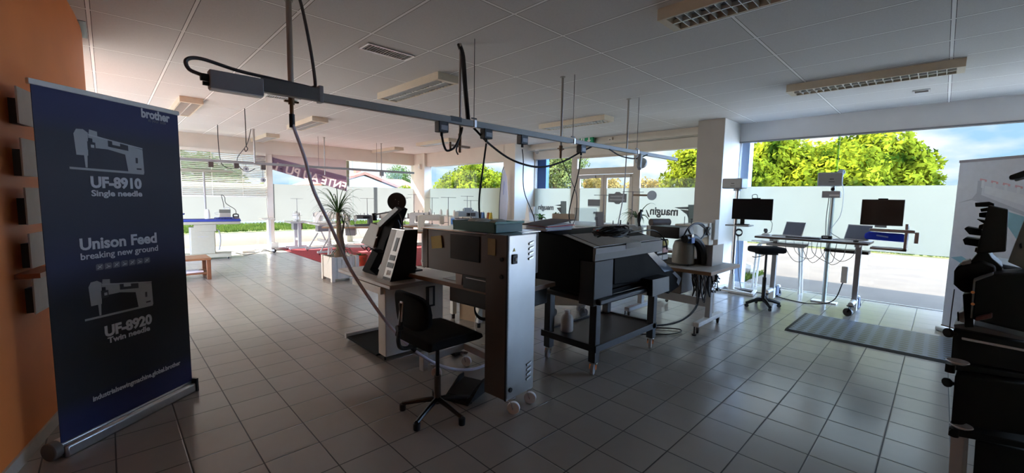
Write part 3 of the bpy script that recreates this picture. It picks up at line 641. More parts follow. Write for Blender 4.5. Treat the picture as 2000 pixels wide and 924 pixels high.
# compressed air drops
def air_drop(x, y, zb, lb, r=.014, valve=True):
    t = thing('air_pipe', lb, 'air pipe', (x, y, HC))
    MB().cyl((0, 0, -.01), (0, 0, 0), .03).cyl((0, 0, zb-HC), (0, 0, -.01), r, n=10).build('pipe', ZINC, t)
    if valve:
        z = zb-HC; b = MB(); b.cyl((0, 0, z-.05), (0, 0, z+.01), .022).cyl((0, 0, z-.14), (0, 0, z-.05), .014).box(-.05, -.012, z-.035, .05, .012, z-.02); b.build('valve', mat('aged_brass', (.16, .09, .05), .45, .6), t, bevel=.002)
    return t
air_drop(1.045, 3.5, 2.24, 'thick air pipe coming down through the top of the photo, feeding the lilac hose', .021)
air_drop(3.94, 3.24, 2.14, 'thin air pipe with a valve dropping left of the exit sign')
air_drop(5.41, 3.23, 2.2, 'thin air pipe dropping near the right end of the busbar', valve=False)
t = thing('air_manifold', 'brass air manifold with two taps under the black ribbed sleeve', 'air valve', (2.46, 3.27, 2.0))
MB().cyl((0, 0, 0), (0, 0, .12), .016).bar((-.12, 0, .0), (.12, 0, .0), .02).cyl((-.11, 0, -.04), (-.11, 0, .03), .011).cyl((0, 0, -.06), (0, 0, 0), .013).build('manifold', mat('aged_brass', (.16, .09, .05)), t, bevel=.002)
MB().cyl((0, 0, .12), (0, 0, HC-2.0), .012).build('riser', ZINC, t)
tag(MB().tube([(2.46, 3.29, HC), (2.475, 3.25, HC-.12), (2.465, 3.2, HC-.4), (2.46, 3.14, 2.2)], .022, n=10).build('cable_sleeve', BLACK), 'black ribbed cable sleeve hanging from the ceiling to the busbar', 'cable sleeve')
cable('power_cable', [(2.12, BY, 2.05), (2.13, BY-.02, 1.96), (2.18, BY, 1.92), (2.26, BY, 1.96), (2.36, BY+.05, 2.08), (2.42, BY+.1, 2.16)], .010, BLACK, 'short black cable looped under the leftmost busbar box')
cable('power_cable', [(2.40, BY+.1, 2.16), (2.34, BY+.05, 2.02), (2.30, BY+.03, 1.94), (2.32, BY+.03, 1.90)], .007, BLACK, 'loose grey cable end dangling beside the brass air manifold')
cable('power_cable', [(2.5, BY+.03, 2.16), (2.72, BY+.03, 2.02), (3.05, BY+.05, 1.90), (3.45, BY+.05, 1.86), (3.85, BY+.05, 1.95), (4.15, BY+.03, 2.08), (4.35, BY+.01, 2.165)], .011, BLACK, 'thick black cable sagging in a long bow under the busbar')
cable('power_cable', [(4.7, BY-.02, 2.165), (5.0, BY-.02, 2.10), (5.4, BY-.02, 2.10), (5.7, BY-.02, 2.18)], .009, BLACK, 'short black cable bow at the right half of the busbar')
cable('power_cable', [(2.63, BY, 2.03), (2.61, BY+.02, 1.8), (2.55, BY+.0, 1.5), (2.50, 3.0, 1.28), (2.47, 2.9, 1.05)], .009, BLACK, 'straight black cable dropping behind the stainless machine')
cable('power_cable', [(3.12, BY, 2.02), (3.16, BY+.02, 1.9), (3.26, BY+.1, 1.6), (3.42, BY+.1, 1.32), (3.45, BY+.1, 1.16)], .005, BLACK, 'thin black cable dropping from the third busbar box')
cable('power_cable', [(4.13, BY, 2.03), (4.12, BY+.03, 1.8), (4.10, BY+.1, 1.5), (4.06, BY+.1, 1.3), (4.05, 3.1, 1.10)], .007, BLACK, 'black cable dropping from the busbar box below the exit sign')
cable('power_cable', [(3.95, 3.24, 2.0), (4.10, 3.2, 1.75), (4.20, 3.18, 1.55), (4.18, 3.17, 1.3), (4.10, 3.2, 1.10)], .005, DARKG, 'thin dark air tube crossing the cable below the exit sign')
t = thing('spotlight', 'grey clip lamp hanging near the right end of the busbar', 'lamp', (5.47, 3.05, 2.06))
b = MB(); b.cbox((0, 0, 0), (.13, .05, .20), (0, R(18), R(20))); b.build('shade', GREYP, t, bevel=.008)
MB().lathe((.07, .02, .0), [(.02, 0), (.07, .02), (.08, .05)], ax=(1, .3, -.2)).build('reflector', WHITE, t)
MB().tube([(-.10, 0, -.02), (-.12, 0, .04), (-.06, 0, .08), (0, 0, .10)], .008).build('hook', GREYP, t)
cable('air_hose', [(5.41, 3.23, 2.2), (5.40, 3.23, 1.9), (5.36, 3.22, 1.6), (5.22, 3.2, 1.2), (5.14, 3.18, 1.08)], .008, mat('pale_hose', (.45, .48, .52), .4), 'pale air hose dropping from the rightmost air pipe', 'hose')
# lilac hose from the first pipe to the floor
hp = [(1.045, 3.5, 2.10), (1.05, 3.49, 2.03), (1.10, 3.42, 1.80), (1.13, 3.33, 1.55), (1.22, 3.25, 1.28), (1.30, 3.12, .98), (1.40, 3.02, .75), (1.50, 2.92, .55), (1.63, 2.82, .36), (1.80, 2.75, .20), (2.0, 2.72, .09), (2.25, 2.72, .03), (2.5, 2.8, .02), (2.75, 3.0, .02)]
hz = thing('air_hose', 'long lilac air hose hanging from the near air pipe to the floor', 'hose', (1.045, 3.5, 2.1))
MB().tube(hp, .0125, n=10).build('tube', mat('lilac_hose_light', (.62, .60, .70), .5), hz, w=True); MB().cyl((1.045, 3.5, 2.02), (1.045, 3.5, 2.12), .02).build('coupling', BLACK, hz, w=True)
MB().cyl((1.63, 2.82, .36), (1.68, 2.79, .31), .018).build('connector', BLACK, hz, w=True)
# far busbar
fb = thing('busbar_rail', 'thin grey busbar near the back windows, crossing in front of the blind', 'busbar', (1, 10.85, 2.2))
MB().box(.2, 10.825, 2.17, 6.5, 10.875, 2.225).build('rail', RAILL, fb, w=True, bevel=.004)
for x in (3.82, 5.35): MB().cyl((x, 10.85, 2.22), (x, 10.85, HC), .004, n=6).build('hanger_wire', DARKG, fb, w=True)
for x in (1.62, 2.08, 2.60, 5.49): MB().box(x-.045, 10.81, 2.06, x+.045, 10.89, 2.17).build('tap_off_box', BROWNP if x < 5 else MIDG, fb, w=True, bevel=.005)
air_drop(3.98, 10.89, 2.02, 'far thin air pipe crossing the busbar in front of the pink banner', .014, False)
air_drop(5.49, 10.86, 2.02, 'far thin air pipe crossing the busbar before the tile roofed house', .013, False)
air_drop(2.43, 10.82, 2.2, 'cream air pipe beside the blind, right of the tangled cables', .02, False)
ik = at(448, 403, y=12.3)
cable('iron_cable', [(1.76, 8.37+2.4, HC), (1.78, 10.9, 2.6), (1.80, 10.9, 2.25), (1.86, 10.9, 2.1), (2.0, 10.9, 2.05)], .008, BLACK, 'black cable hanging before the blind, leftmost of three')
cable('iron_cable', [(1.76, 8.37, HC), (1.77, 8.4, 2.6), (1.79, 8.5, 2.35), (1.82, 8.55, 2.3), (1.80, 8.6, 2.25), (1.78, 8.6, 2.3)], .007, BLACK, 'black cable hanging from the ceiling with a knot at its end')
cable('iron_cable', [(2.39, 10.85, HC), (2.30, 10.87, 2.6), (2.12, 10.9, 2.3), (2.15, 10.9, 2.1), (2.3, 10.92, 2.0), (2.45, 10.9, 2.08)], .008, DARKG, 'grey cable hanging in a loop from the cream air pipe')
for x, z, lb in ((2.27, 2.06, 'round cable reel hung under the far busbar'), (2.60, 1.83, 'round weight hanging lowest before the blind')):
    t = thing('cable_reel', lb, 'reel', (x, 10.9, z)); MB().cyl((0, -.03, 0), (0, .03, 0), .055).build('disc', GREYP, t, bevel=.004); MB().cyl((0, -.034, 0), (0, -.03, 0), .02).build('hub', DARKG, t)
    MB().cyl((0, 0, .055), (0, 0, 2.18-z), .004, n=6).build('cord', DARKG, t)
# venetian blind
vb = thing('venetian_blind', 'white venetian blind half lowered over the back left window', 'blind', (1.4, 12.66, 2.58))
SLAT = film_material('blind_slats', (.78, .76, .70), .35)
b = MB()
for k in range(25):
    z = 2.52-k*.0435; b.cbox((1.45, 12.66, z), (3.30, .046, .0025), (R(-28), 0, 0))
b.build('slats', SLAT, vb, w=True)
MB().box(-.2, 12.63, 2.53, 3.10, 12.69, 2.60).build('head_rail', CREAM, vb, w=True); MB().box(-.2, 12.64, 1.425, 3.10, 12.68, 1.455).build('bottom_rail', CREAM, vb, w=True)
b = MB()
for x in (.6, 1.30, 1.90, 2.55): b.bar((x, 12.632, 1.44), (x, 12.632, 2.53), .014, .003)
b.build('ladder_tapes', CREAM, vb, w=True)
# exit sign and small devices
ex = thing('exit_sign', 'green emergency exit sign with a white down arrow above the entrance', 'exit sign', (8.16, 5.93, 2.90))
MB().box(-.03, -.19, -.085, .03, .19, .075).build('body', GREENS, ex, bevel=.006)
b = MB(); X0 = -.034
b.box(X0, .05, -.07, -.03, .15, .06); b.build('door_symbol', WHITE, ex)
b = MB(); b.box(X0-.002, .085, -.01, X0, .105, .03); b.sph((X0-.001, .09, .045), .012, (.2, 1, 1), 8); b.bar((X0-.001, .10, -.01), (X0-.001, .13, -.055), .012, .002); b.bar((X0-.001, .09, -.01), (X0-.001, .07, -.055), .012, .002); b.build('runner_symbol', GREENS, ex)
b = MB(); b.box(X0, -.10, -.01, -.03, -.06, .05); b.prism([(-.14, -.01), (-.02, -.01), (-.08, -.065)], 'x', X0, -.03); b.build('arrow', WHITE, ex)
t = thing('alarm_box', 'small beige sounder box on the header right of the exit sign', 'alarm', (8.26, 5.35, 2.86)); MB().box(-.03, -.06, -.06, .02, .06, .06).build('body', CREAM, t, bevel=.01); MB().cyl((-.034, 0, 0), (-.03, 0, 0), .02).build('grille', DARKG, t)
t = thing('motion_detector', 'cream motion detector at the top of the sunlit corner column', 'detector', (7.60, 12.3, 2.52)); MB().box(-.05, -.05, -.10, .04, .05, .08).build('body', CREAM, t, bevel=.012); MB().sph((-.05, 0, -.03), .03).build('lens', WHITE, t)
t = thing('security_camera', 'small round ceiling camera hanging under the header before the blue pier', 'camera', (8.2, 7.55, 2.79)); MB().cyl((0, 0, -.03), (0, 0, 0.01), .05).build('mount', WHITE, t); MB().sph((0, 0, -.06), .05).build('dome', GREYP, t)
cable('pull_cord', [(6.6, 8.6, HC), (6.6, 8.6, 2.72)], .004, CREAM, 'thin pull cord hanging before the side window header', 'cord', 0)

# ------------------------------------------------------------------ roll-up banner by the orange wall
P0 = V((-.255, 3.37, 0)); D = V((.64, .51, 0)).normalized(); NB = V((D.y, -D.x, 0)); ZU = V((0, 0, 1))
ru = thing('roll_up_banner', 'tall dark blue roll-up banner advertising sewing machines, left foreground', 'banner', P0)
MF = frame(P0, D, ZU)           # x along the banner, y up, z towards the room
def bp(name, mb, m_, parent=ru, **k):
    mb.bm.transform(MF); return mb.build(name, m_, parent, w=True, **k)
bp('base_cassette', MB().prism([(-.005, .03), (.0, .0), (.83, .0), (.84, .03), (.84, .085), (-.005, .085)], 'z', -.09, .0).box(.0, .0, 0, .835, .07, .035), ALU, bevel=.012)
bp('end_cap', MB().cyl((-.045, .052, -.03), (-.0, .052, -.03), .052, n=20), mat('cap_brown_grey', (.12, .10, .085), .5), bevel=.006); bp('end_cap', MB().box(.835, 0, -.10, .85, .1, .04), BLACK)
pan = bp('graphic_panel', MB().box(0, .085, -.004, .835, 2.07, 0), banner_print())
bp('top_rail', MB().box(-.012, 2.065, -.014, .845, 2.095, .006), WHITE, bevel=.003)
bp('support_pole', MB().cyl((.41, .08, -.05), (.41, 2.07, -.012), .01), BLACK)
PT = mat('banner_white_print', (.62, .62, .66), .7); PTD = mat('banner_dim_print', (.16, .16, .20), .7)
def bt(s_, sx, sz, size, fit, bold=.0, m_=None): return text(s_, size, m_ or PT, pan, MF @ Matrix.Translation((sx, sz, .001)), bold=bold, fit=fit)
bt('brother', .572, 2.006, .078, .20, .003); bt('at your side', .615, 1.984, .03, .125, .0003, PTD)
bt('UF-8910', .245, 1.535, .09, .30, .004); bt('Single needle', .245, 1.483, .05, .30, .0015)
bt('Unison Feed', .165, 1.168, .095, .46, .003); bt('breaking new ground', .165, 1.110, .055, .465, .0008)
bt('UF-8920', .262, .618, .09, .295, .004); bt('Twin needle', .275, .572, .05, .265, .0015)
bt('industrialsewingmachine.global.brother', .172, .247, .045, .575, .001)
b = MB()
for k in range(7):
    x = .24+k*.048
    b.prism([(x, 1.035), (x+.036, 1.035), (x+.042, 1.042), (x+.042, 1.066), (x+.036, 1.073), (x+.006, 1.073), (x, 1.066)], 'z', .0005, .001)
bp('icon_row', b, PTD, pan)
b = MB()
for k in range(7):
    x = .24+k*.048; b.bar((x+.009, 1.044, .0012), (x+.033, 1.064-.012*(k % 2), .0012), .004, .0006); b.bar((x+.012, 1.062, .0012), (x+.03, 1.046, .0012), .003, .0006)
bp('icon_marks', b, PT, pan)
# printed picture of a long arm machine, twice
PM = mat('printed_machine', (.40, .41, .43), .7); PMD = mat('printed_machine_dark', (.05, .05, .065), .7); PML = mat('printed_machine_light', (.50, .51, .54), .7)
def picture(ox, oz, sc, drop):
    Q = lambda l: [(ox+x*sc, oz+y*sc-x*drop*0) for x, y in l]
    b = MB(); b.prism(Q([(0, .0), (.60, -.012), (.60, .008), (0, .018)]), 'z', .0006, .001)
    b.prism(Q([(.46, 0), (.605, 0), (.60, .22), (.18, .30), (.18, .19), (.30, .19), (.44, .16)]), 'z', .0006, .0011)
    b.prism(Q([(.055, .12), (.14, .12), (.15, .31), (.115, .335), (.065, .33), (.045, .29)]), 'z', .0006, .0012); b.prism(Q([(.115, .02), (.13, .02), (.135, .12), (.11, .12)]), 'z', .0006, .001)
    b.prism(Q([(.15, .27), (.22, .26), (.22, .33), (.16, .34)]), 'z', .0006, .0012); bp('printed_picture', b, PM, pan)
    for nm_, l in (('printed_display', [(.30, .215), (.47, .195), (.47, .265), (.30, .285)]), ('printed_slot', [(.53, .09), (.55, .09), (.55, .14), (.53, .14)]), ('printed_slot', [(.535, .03), (.58, .03), (.58, .045), (.535, .045)]), ('printed_tension', [(.14, .17), (.20, .17), (.20, .235), (.14, .24)])):
        bp(nm_, MB().prism(Q(l), 'z', .0012, .0016), PMD, pan)
    b = MB(); b.prism(Q([(.335, .235), (.40, .228), (.40, .258), (.335, .265)]), 'z', .0016, .002); b.prism(Q([(.15, .29), (.60, .225), (.60, .235), (.15, .30)]), 'z', .0016, .002); b.prism(Q([(.165, .19), (.19, .19), (.19, .215), (.165, .215)]), 'z', .0016, .002); bp('printed_picture', b, PML, pan)
picture(.145, 1.635, .70, 0); picture(.162, .745, .68, 0)

# leaflet holders on the orange wall
def wall_sheet(z0, z1, lb, y0=3.59, y1=3.80):
    x0 = -.43+.222*(y0-3.35); x1 = -.43+.222*(y1-3.35)
    t = thing('leaflet_holder', lb, 'leaflet holder', (x0, y0, z0), 0, 'leaflet holders on the orange wall')
    MB().prism([(x0+.045, y0), (x0+.052, y0), (x1+.052, y1), (x1+.045, y1)], 'z', z0, z1).build('sheet', PAPER, t, w=True)
    MB().prism([(x0+.004, y0+.05), (x0+.04, y0+.05), (x1+.04, y1-.05), (x1+.004, y1-.05)], 'z', z0, z1-.06).build('bracket', DARKG, t, w=True)
for z0, z1, lb in ((1.88, 2.08, 'topmost white leaflet holder on the orange wall, beside the banner top'), (1.59, 1.80, 'second white leaflet holder from the top on the orange wall'), (1.315, 1.525, 'third white leaflet holder down on the orange wall'), (1.065, 1.265, 'white leaflet holder on the orange wall just above the small red shelf'), (.80, 1.005, 'lowest white leaflet holder on the orange wall, under the red shelf')): wall_sheet(z0, z1, lb)
y0, y1 = 3.53, 3.85; x0, x1 = -.43+.222*(y0-3.35), -.43+.222*(y1-3.35)
tag(MB().prism([(x0+.002, y0), (x0+.10, y0-.02), (x1+.10, y1-.02), (x1+.002, y1)], 'z', 1.018, 1.045).build('wall_shelf', mat('red_brown_shelf', (.40, .14, .07), .45)), 'narrow reddish shelf on the orange wall between two leaflet holders', 'shelf')

def extr(mb, P, vec):
    vec = V(vec); A = [mb.bm.verts.new(p) for p in P]; B = [mb.bm.verts.new(V(p)+vec) for p in P]; n = len(P)
    mb.bm.faces.new(A[::-1]); mb.bm.faces.new(B)
    for i in range(n): mb.bm.faces.new((A[i], A[(i+1) % n], B[(i+1) % n], B[i]))
    return mb
def hexa(mb, P):
    vs = [mb.bm.verts.new(p) for p in P]
    for f in ((0, 3, 2, 1), (4, 5, 6, 7), (0, 1, 5, 4), (1, 2, 6, 5), (2, 3, 7, 6), (3, 0, 4, 7)): mb.bm.faces.new([vs[i] for i in f])
    return mb
# ------------------------------------------------------------------ office chair
ch = thing('office_chair', 'black fabric swivel chair on a five star base, beside the stainless machine', 'chair', (1.60, 2.37, 0), R(0))
SZ = .085
b = MB()
pr = [(-.21, .455), (-.20, .515), (-.12, .53), (.05, .53), (.17, .52), (.225, .49), (.235, .462), (.20, .45)]
rings = []
for s_, wv in ((-.225, .75), (-.21, .93), (-.15, 1), (.15, 1), (.21, .93), (.225, .75)):
    rings.append([b.bm.verts.new((x*(.82+.18*wv if True else 1), s_, .49+SZ+(z-.49)*wv)) for x, z in pr])
b.skin(rings); b.build('seat', FABRIC, ch, bevel=.006)
b = MB(); rings = []
n = 22
for d_, k in ((-.020, .90), (-.012, 1.0), (.012, 1.0), (.022, .88)):
    rg = []
    for i in range(n):
        a = 2*PI*i/n; cy_ = math.copysign(abs(math.cos(a))**.62, math.cos(a))*.205*k; cz = math.copysign(abs(math.sin(a))**.62, math.sin(a))*.122*k
        rg.append(b.bm.verts.new((-.235+d_+cy_*cy_*1.1-.10*cz, cy_, .775+cz)))
    rings.append(rg)
b.skin(rings); b.build('backrest', FABRIC, ch)
b = MB(); b.tube([(-.28, 0, .83), (-.275, 0, .76), (-.285, 0, .68), (-.30, 0, .585), (-.27, 0, .53), (-.15, 0, .52), (.02, 0, .52)], .014, n=8)
b.build('back_bracket', BLACKM, ch); MB().bar((-.283, 0, .71), (-.272, 0, .84), .035, .012).build('bracket_plate', ALU, ch, bevel=.003)
MB().cyl((-.31, 0, .67), (-.275, 0, .67), .02).build('knob', BLACK, ch)
MB().box(-.10, -.09, .51, .12, .09, .54).build('seat_plate', BLACKM, ch, bevel=.004)
MB().cyl((0, 0, .25), (0, 0, .515), .014).build('piston', BLACKM, ch); MB().cyl((0, 0, .07), (0, 0, .27), .025, .023).build('column', mat('worn_column', (.10, .09, .085), .45), ch)
MB().tube([(.02, 0, .515), (.05, .12, .505), (.05, .2, .505)], .006).build('height_lever', BLACKM, ch)
for k in range(5):
    a = R(-12+72*k); c_, s_ = math.cos(a), math.sin(a)
    lg = MB().tube([(0, 0, .10), (c_*.10, s_*.10, .085), (c_*.25, s_*.25, .052)], lambda q: .02-.006*q, n=8).build('leg', BLACKM, ch)
    MB().cyl((c_*.25, s_*.25, .0), (c_*.25, s_*.25, .05), .022, .024).build('glide', BLACK, lg, bevel=.006)

# ------------------------------------------------------------------ stainless heat-press machine
A5 = R(5)
hm = thing('heat_press_machine', 'tall stainless steel press machine on castors with a dark bronze head and screen', 'machine', (1.90, 1.985, 0), A5)
MB().box(0, 0, .12, .30, .205, 1.265).build('cabinet', mat('cabinet_steel', (.30, .29, .28), .28, 1, .14, 4), hm, bevel=.004)
MB().box(-.004, .004, .125, .004, .205, 1.262).build('side_panel', BROWNP, hm)
MB().box(-.006, .0, .12, .012, .014, 1.266).build('edge_strip', BLACK, hm)
for z, k in ((1.08, 'a'), (.20, 'b')):
    for j in range(4):
        MB().prism([(.215, z+j*.036), (.262, z+j*.036+.012), (.262, z+j*.036+.026), (.215, z+j*.036+.014)], 'y', -.008, .001).build('louvre', mat('louvre_steel', (.5, .5, .5), .3, .9), hm)
p = MB().box(.035, -.010, 1.07, .085, 0, 1.135).build('switch_plate', BLACK, hm, bevel=.003); MB().box(.055, -.014, 1.09, .075, -.010, 1.115).build('rocker', GREYP, p)
MB().prism([(.045, 1.155), (.07, 1.155), (.0575, 1.178)], 'y', -.002, 0).build('warning_triangle', mat('warning_yellow', (.7, .5, .05), .5), hm)
MB().cyl((.04, -.008, .19), (.04, 0, .19), .016).build('vent_plug', BLACK, hm)
for z in (1.10, .98): MB().cyl((-.012, .055, z), (-.004, .055, z), .014).build('button', BLACK, hm)
hd = MB().box(.10, .205, .915, .60, .985, 1.245).build('head', BROWNP, hm, bevel=.006)
MB().box(.10, .99, .915, .60, 1.06, 1.245).build('head_end', BROWNP, hm, bevel=.006)
MB().box(.09, .20, 1.245, .62, 1.07, 1.258).build('head_lid', STEEL, hm, bevel=.003)
MB().box(.094, .37, 1.03, .10, .70, 1.225).build('screen', SCREEN, hm, bevel=.003)
MB().cbox((.093, .865, 1.145), (.006, .13, .10), (R(-8), 0, 0)).build('sticky_note', YELLOW, hm)
MB().box(-.008, .115, 1.12, -.004, .185, 1.235).build('paper_label', mat('dim_yellow_label', (.28, .21, .08), .7), hm)
MB().box(.14, .22, .80, .5, .60, .915).build('throat_unit', BLACK, hm, bevel=.006)
q = MB().box(.135, .24, .84, .14, .30, .875).build('label', PAPER, hm)
MB().box(.135, .32, .885, .139, .56, .892).build('guide_rail', ALU, hm)
b = MB(); b.prism([(.68, .80), (.75, .80), (.76, .95), (.66, .95)], 'x', .20, .27).cyl((.235, .715, .785), (.235, .715, .83), .03); b.build('press_foot', mat('foot_steel', (.30, .29, .28), .3, .8), hm, bevel=.004)
MB().tube([(.2, .66, .90), (.17, .60, .93), (.2, .52, .94)], .008).build('air_tube', GREYP, hm)
tp = MB().box(.20, .21, .765, .86, 1.42, .80).build('worktop', mat('brown_edge_top', (.20, .115, .07), .45), hm, bevel=.003)
MB().box(.203, .215, .800, .857, 1.417, .803).build('top_surface', LAMIN, tp); MB().box(.27, .50, .803, .70, 1.0, .806).build('slide_plate', mat('slide_brown', (.22, .16, .12), .35), tp)
MB().box(.205, .215, .803, .33, .48, .872).build('control_box', mat('dark_brown_box', (.10, .05, .03), .45), hm, bevel=.004)
MB().box(.26, .25, .62, .80, .90, .764).build('drive_box', BLACK, hm, bevel=.01)
b = MB(); b.bar((.03, .95, .15), (.52, .97, .15), .05, .06).bar((.50, .97, .15), (.40, .2, .15), .05, .06).bar((.15, .2, .15), (.45, .2, .15), .05, .06); b.build('base_frame', mat('frame_silver', (.40, .39, .375), .4, .2), hm, bevel=.004)
MB().box(.0, .92, .06, .05, .98, .215).build('frame_foot', GREYP, hm, bevel=.006)
for x, y in ((.07, .02), (.27, .03), (.42, .88), (.08, .88)): caster(hm, x, y, .045, mat('white_nylon', (.88, .88, .88), .4), CHROME, h=.12, rz=R(-60))
for y_ in (.0,): MB().cyl((.04, .03, .12), (-.02, -.02, .13), .006).build('brake_lever', CHROME, hm)
pd = thing('foot_pedal', 'black foot pedal on the floor at the base of the stainless machine', 'pedal', (1.905, 2.43, 0), R(20))
MB().prism([(-.14, .0), (.12, .0), (.12, .05), (-.14, .02)], 'y', -.10, .10).build('base', BLACK, pd, bevel=.004)
MB().prism([(-.13, .045), (.10, .085), (.10, .10), (-.13, .06)], 'y', -.085, .085).build('treadle', BLACKM, pd, bevel=.004)
b = MB(); b.prism([(-.14, .02), (.12, .05), (.12, .12), (.06, .12)], 'y', -.11, -.098).prism([(-.14, .02), (.12, .05), (.12, .12), (.06, .12)], 'y', .098, .11); b.build('side_guard', BLACK, pd)
cb_ = MB(); c0 = V((2.30, 2.70, .56))
for k in range(3): cb_.tube([c0+V((math.cos(a)*.085*.6, -math.cos(a)*.085*.75, math.sin(a)*.09-.008*k)) for a in [2*PI*i/16 for i in range(17)]], .007, sm=2)
tag(cb_.build('cable_coil', BLACK), 'coiled black cable hanging under the press table behind the chair', 'cable')
tr = thing('parts_tray', 'teal plastic tray with cloth standing on top of the stainless machine', 'tray', (2.06, 2.34, 1.266), A5)
b = MB(); w_, l_, h_ = .14, .27, .075
b.prism([(-w_, 0), (w_, 0), (w_+.015, h_), (w_+.005, h_), (w_-.01, .008), (-w_+.01, .008), (-w_-.005, h_), (-w_-.015, h_)], 'y', -l_+.1, l_)
b.box(-w_-.005, -l_+.09, 0, w_+.005, -l_+.10, h_).box(-w_-.005, l_-.01, 0, w_+.005, l_, h_); b.build('shell', TEAL, tr, bevel=.004)
MB().box(-w_-.02, -l_+.083, h_-.012, w_+.02, -l_+.09, h_+.006).build('rim', TEALL, tr, bevel=.003)
b = MB()
for i in range(5): b.sph((random.uniform(-.06, .06), -.1+i*.07, h_-.01), .06, (1.2, .9, .42), 10)
b.build('cloth', mat('pale_cloth', (.50, .56, .54), .9), tr)

# ------------------------------------------------------------------ tilted sewing machine with the round disc, on a white stand
mt_ = thing('machine_stand', 'white machine stand with a grey tabletop and a low black platform, behind the chair', 'table', (1.72, 3.27, 0))
tpp = MB().box(0, 0, .70, .74, 1.13, .74).build('tabletop', mat('taupe_edge_top', (.36, .31, .27), .4), mt_, bevel=.008)
MB().box(.01, .01, .74, .73, 1.12, .742).build('top_surface', mat('top_light', (.60, .57, .53), .35), tpp)
MB().box(.02, .13, .06, .64, .27, .70).build('pedestal', mat('stand_cream', (.56, .52, .46), .45), mt_, bevel=.005)
MB().box(-.01, .16, .635, .70, .75, .70).build('cross_rail', mat('stand_cream', (.56, .52, .46)), mt_)
b = MB(); b.box(.0, .27, .035, .56, .93, .055); b.build('platform', mat('matte_black_casting', (.006, .006, .006), .8, spec=.15), mt_, bevel=.004)
MB().box(-.01, .925, .03, .57, .975, .085).build('platform_rail', GREYP, mt_, bevel=.006)
MB().box(.44, .118, .45, .54, .13, .65).build('handle_recess', BLACK, mt_, bevel=.004); MB().box(.47, .112, .47, .51, .118, .64).build('access_cover', GREYP, mt_, bevel=.003)
for x, y in ((.04, .95), (.52, .95), (.05, .2), (.56, .2)): caster(mt_, x, y, .022, z0=0, h=.055, rz=1)
MB().sph((.17, .125, .42), .012).build('lock', WOOD, mt_)
tm = thing('sewing_machine', 'black tilted industrial machine with a round disc and slanted control tower', 'sewing machine', (1.8, 3.5, .742))
BX = 1.80
pf = lambda s_, t_, x=BX: V((x, (3.67+(3.42-3.67)*s_)*(1-t_)+(3.38+(3.16-3.38)*s_)*t_, .742+.48*t_))
b = MB(); hexa(b, [pf(0, 0), pf(1, 0), pf(1, 0, 2.06), pf(0, 0, 2.06), pf(0, 1), pf(1, 1), pf(1, 1, 1.93), pf(0, 1, 1.93)]); b.build('control_tower', BLACK, tm, w=True, bevel=.003)
b = MB(); hexa(b, [pf(0, 1, BX)+V((0, 0, .001)), pf(1, 1, BX)+V((0, 0, .001)), pf(1, 1, 1.93)+V((0, 0, .001)), pf(0, 1, 1.93)+V((0, 0, .001)), pf(0, 1, BX)+V((0, 0, .007)), pf(1, 1, BX)+V((0, 0, .007)), pf(1, 1, 1.93)+V((0, 0, .007)), pf(0, 1, 1.93)+V((0, 0, .007))]); b.build('top_plate', STEEL, tm, w=True)
def facep(nm, m_, s0, s1, t0, t1, off, par, off0=0):
    b = MB(); hexa(b, [pf(s0, t0, BX-off), pf(s1, t0, BX-off), pf(s1, t0, BX-off0), pf(s0, t0, BX-off0), pf(s0, t1, BX-off), pf(s1, t1, BX-off), pf(s1, t1, BX-off0), pf(s0, t1, BX-off0)]); return b.build(nm, m_, par, w=True)
facep('side_cover', mat('taupe_cover', (.28, .235, .20), .45), 0, .42, 0, 1, .004, tm)
fp_ = facep('front_panel', mat('satin_panel', (.27, .25, .235), .35, .5), .42, 1, .0, 1, .003, tm)
for t0, t1, s0, s1 in ((.60, .86, .60, .82), (.42, .52, .50, .90), (.27, .37, .48, .94), (.02, .07, .44, .95)): facep('slot', BLACK, s0, s1, t0, t1, .006, fp_, .003)
facep('slot_edge', CHROME, .60, .66, .61, .82, .005, fp_, .003)
Xd = (pf(1, .2)-pf(0, .2)).normalized(); o_ = pf(.56, .12, BX-.007)
text('10', .075, mat('print_white', (.75, .75, .75)), fp_, frame(o_, Xd, (pf(.5, .3)-pf(.5, .1)).normalized()), bold=.002)
XA = 1.92
def poly(nm, pix, x0, x1, m_, par, bev=.003):
    b = MB(); extr(b, [at(u, v, x=x0) for u, v in pix], (x1-x0, 0, 0)); return b.build(nm, m_, par, w=True, bevel=bev)
poly('motor_box', [(724, 435), (741, 440), (729, 484), (704, 475)], 1.93, 2.06, mat('taupe_box', (.25, .22, .19), .5), tm, .006)
poly('machine_arm', [(729, 484), (740, 460), (757, 425), (772, 404), (780, 408), (769, 440), (753, 472), (745, 502)], 1.96, 2.05, mat('matte_black_casting', (.006, .006, .006), .8, spec=.15), tm, .004)
poly('base_arm', [(727, 488), (738, 495), (722, 527), (735, 538), (724, 541), (707, 528)], 1.84, 1.93, mat('matte_black_casting', (.006, .006, .006), .8, spec=.15), tm, .003)
poly('linkage', [(735, 437), (772, 404), (778, 409), (741, 444)], 1.90, 1.94, mat('link_steel', (.06, .055, .05), .4, .3), tm, .002)
c_ = at(775, 394, x=1.96); ax_ = V((-.52, -.85, .05)).normalized()
ds = MB().cyl(c_, c_-ax_*.02, .086, n=40).build('disc', mat('disc_black', (.03, .032, .032), .35), tm, w=True, bevel=.004)
e1 = ax_.cross(V((0, 0, 1))).normalized()
for du, dv in ((-.012, .02), (.016, .0), (.014, -.02)): MB().cyl(c_+e1*du*-1+V((0, 0, dv)), c_+e1*du*-1+V((0, 0, dv))+ax_*.003, .0045, n=10).build('screw', ALU, ds, w=True)
c2 = at(730, 424, x=1.98); MB().cyl(c2-V((0, .02, .035)), c2+V((0, -.01, .04)), .024).build('hand_wheel', BLACK, tm, w=True, bevel=.006)
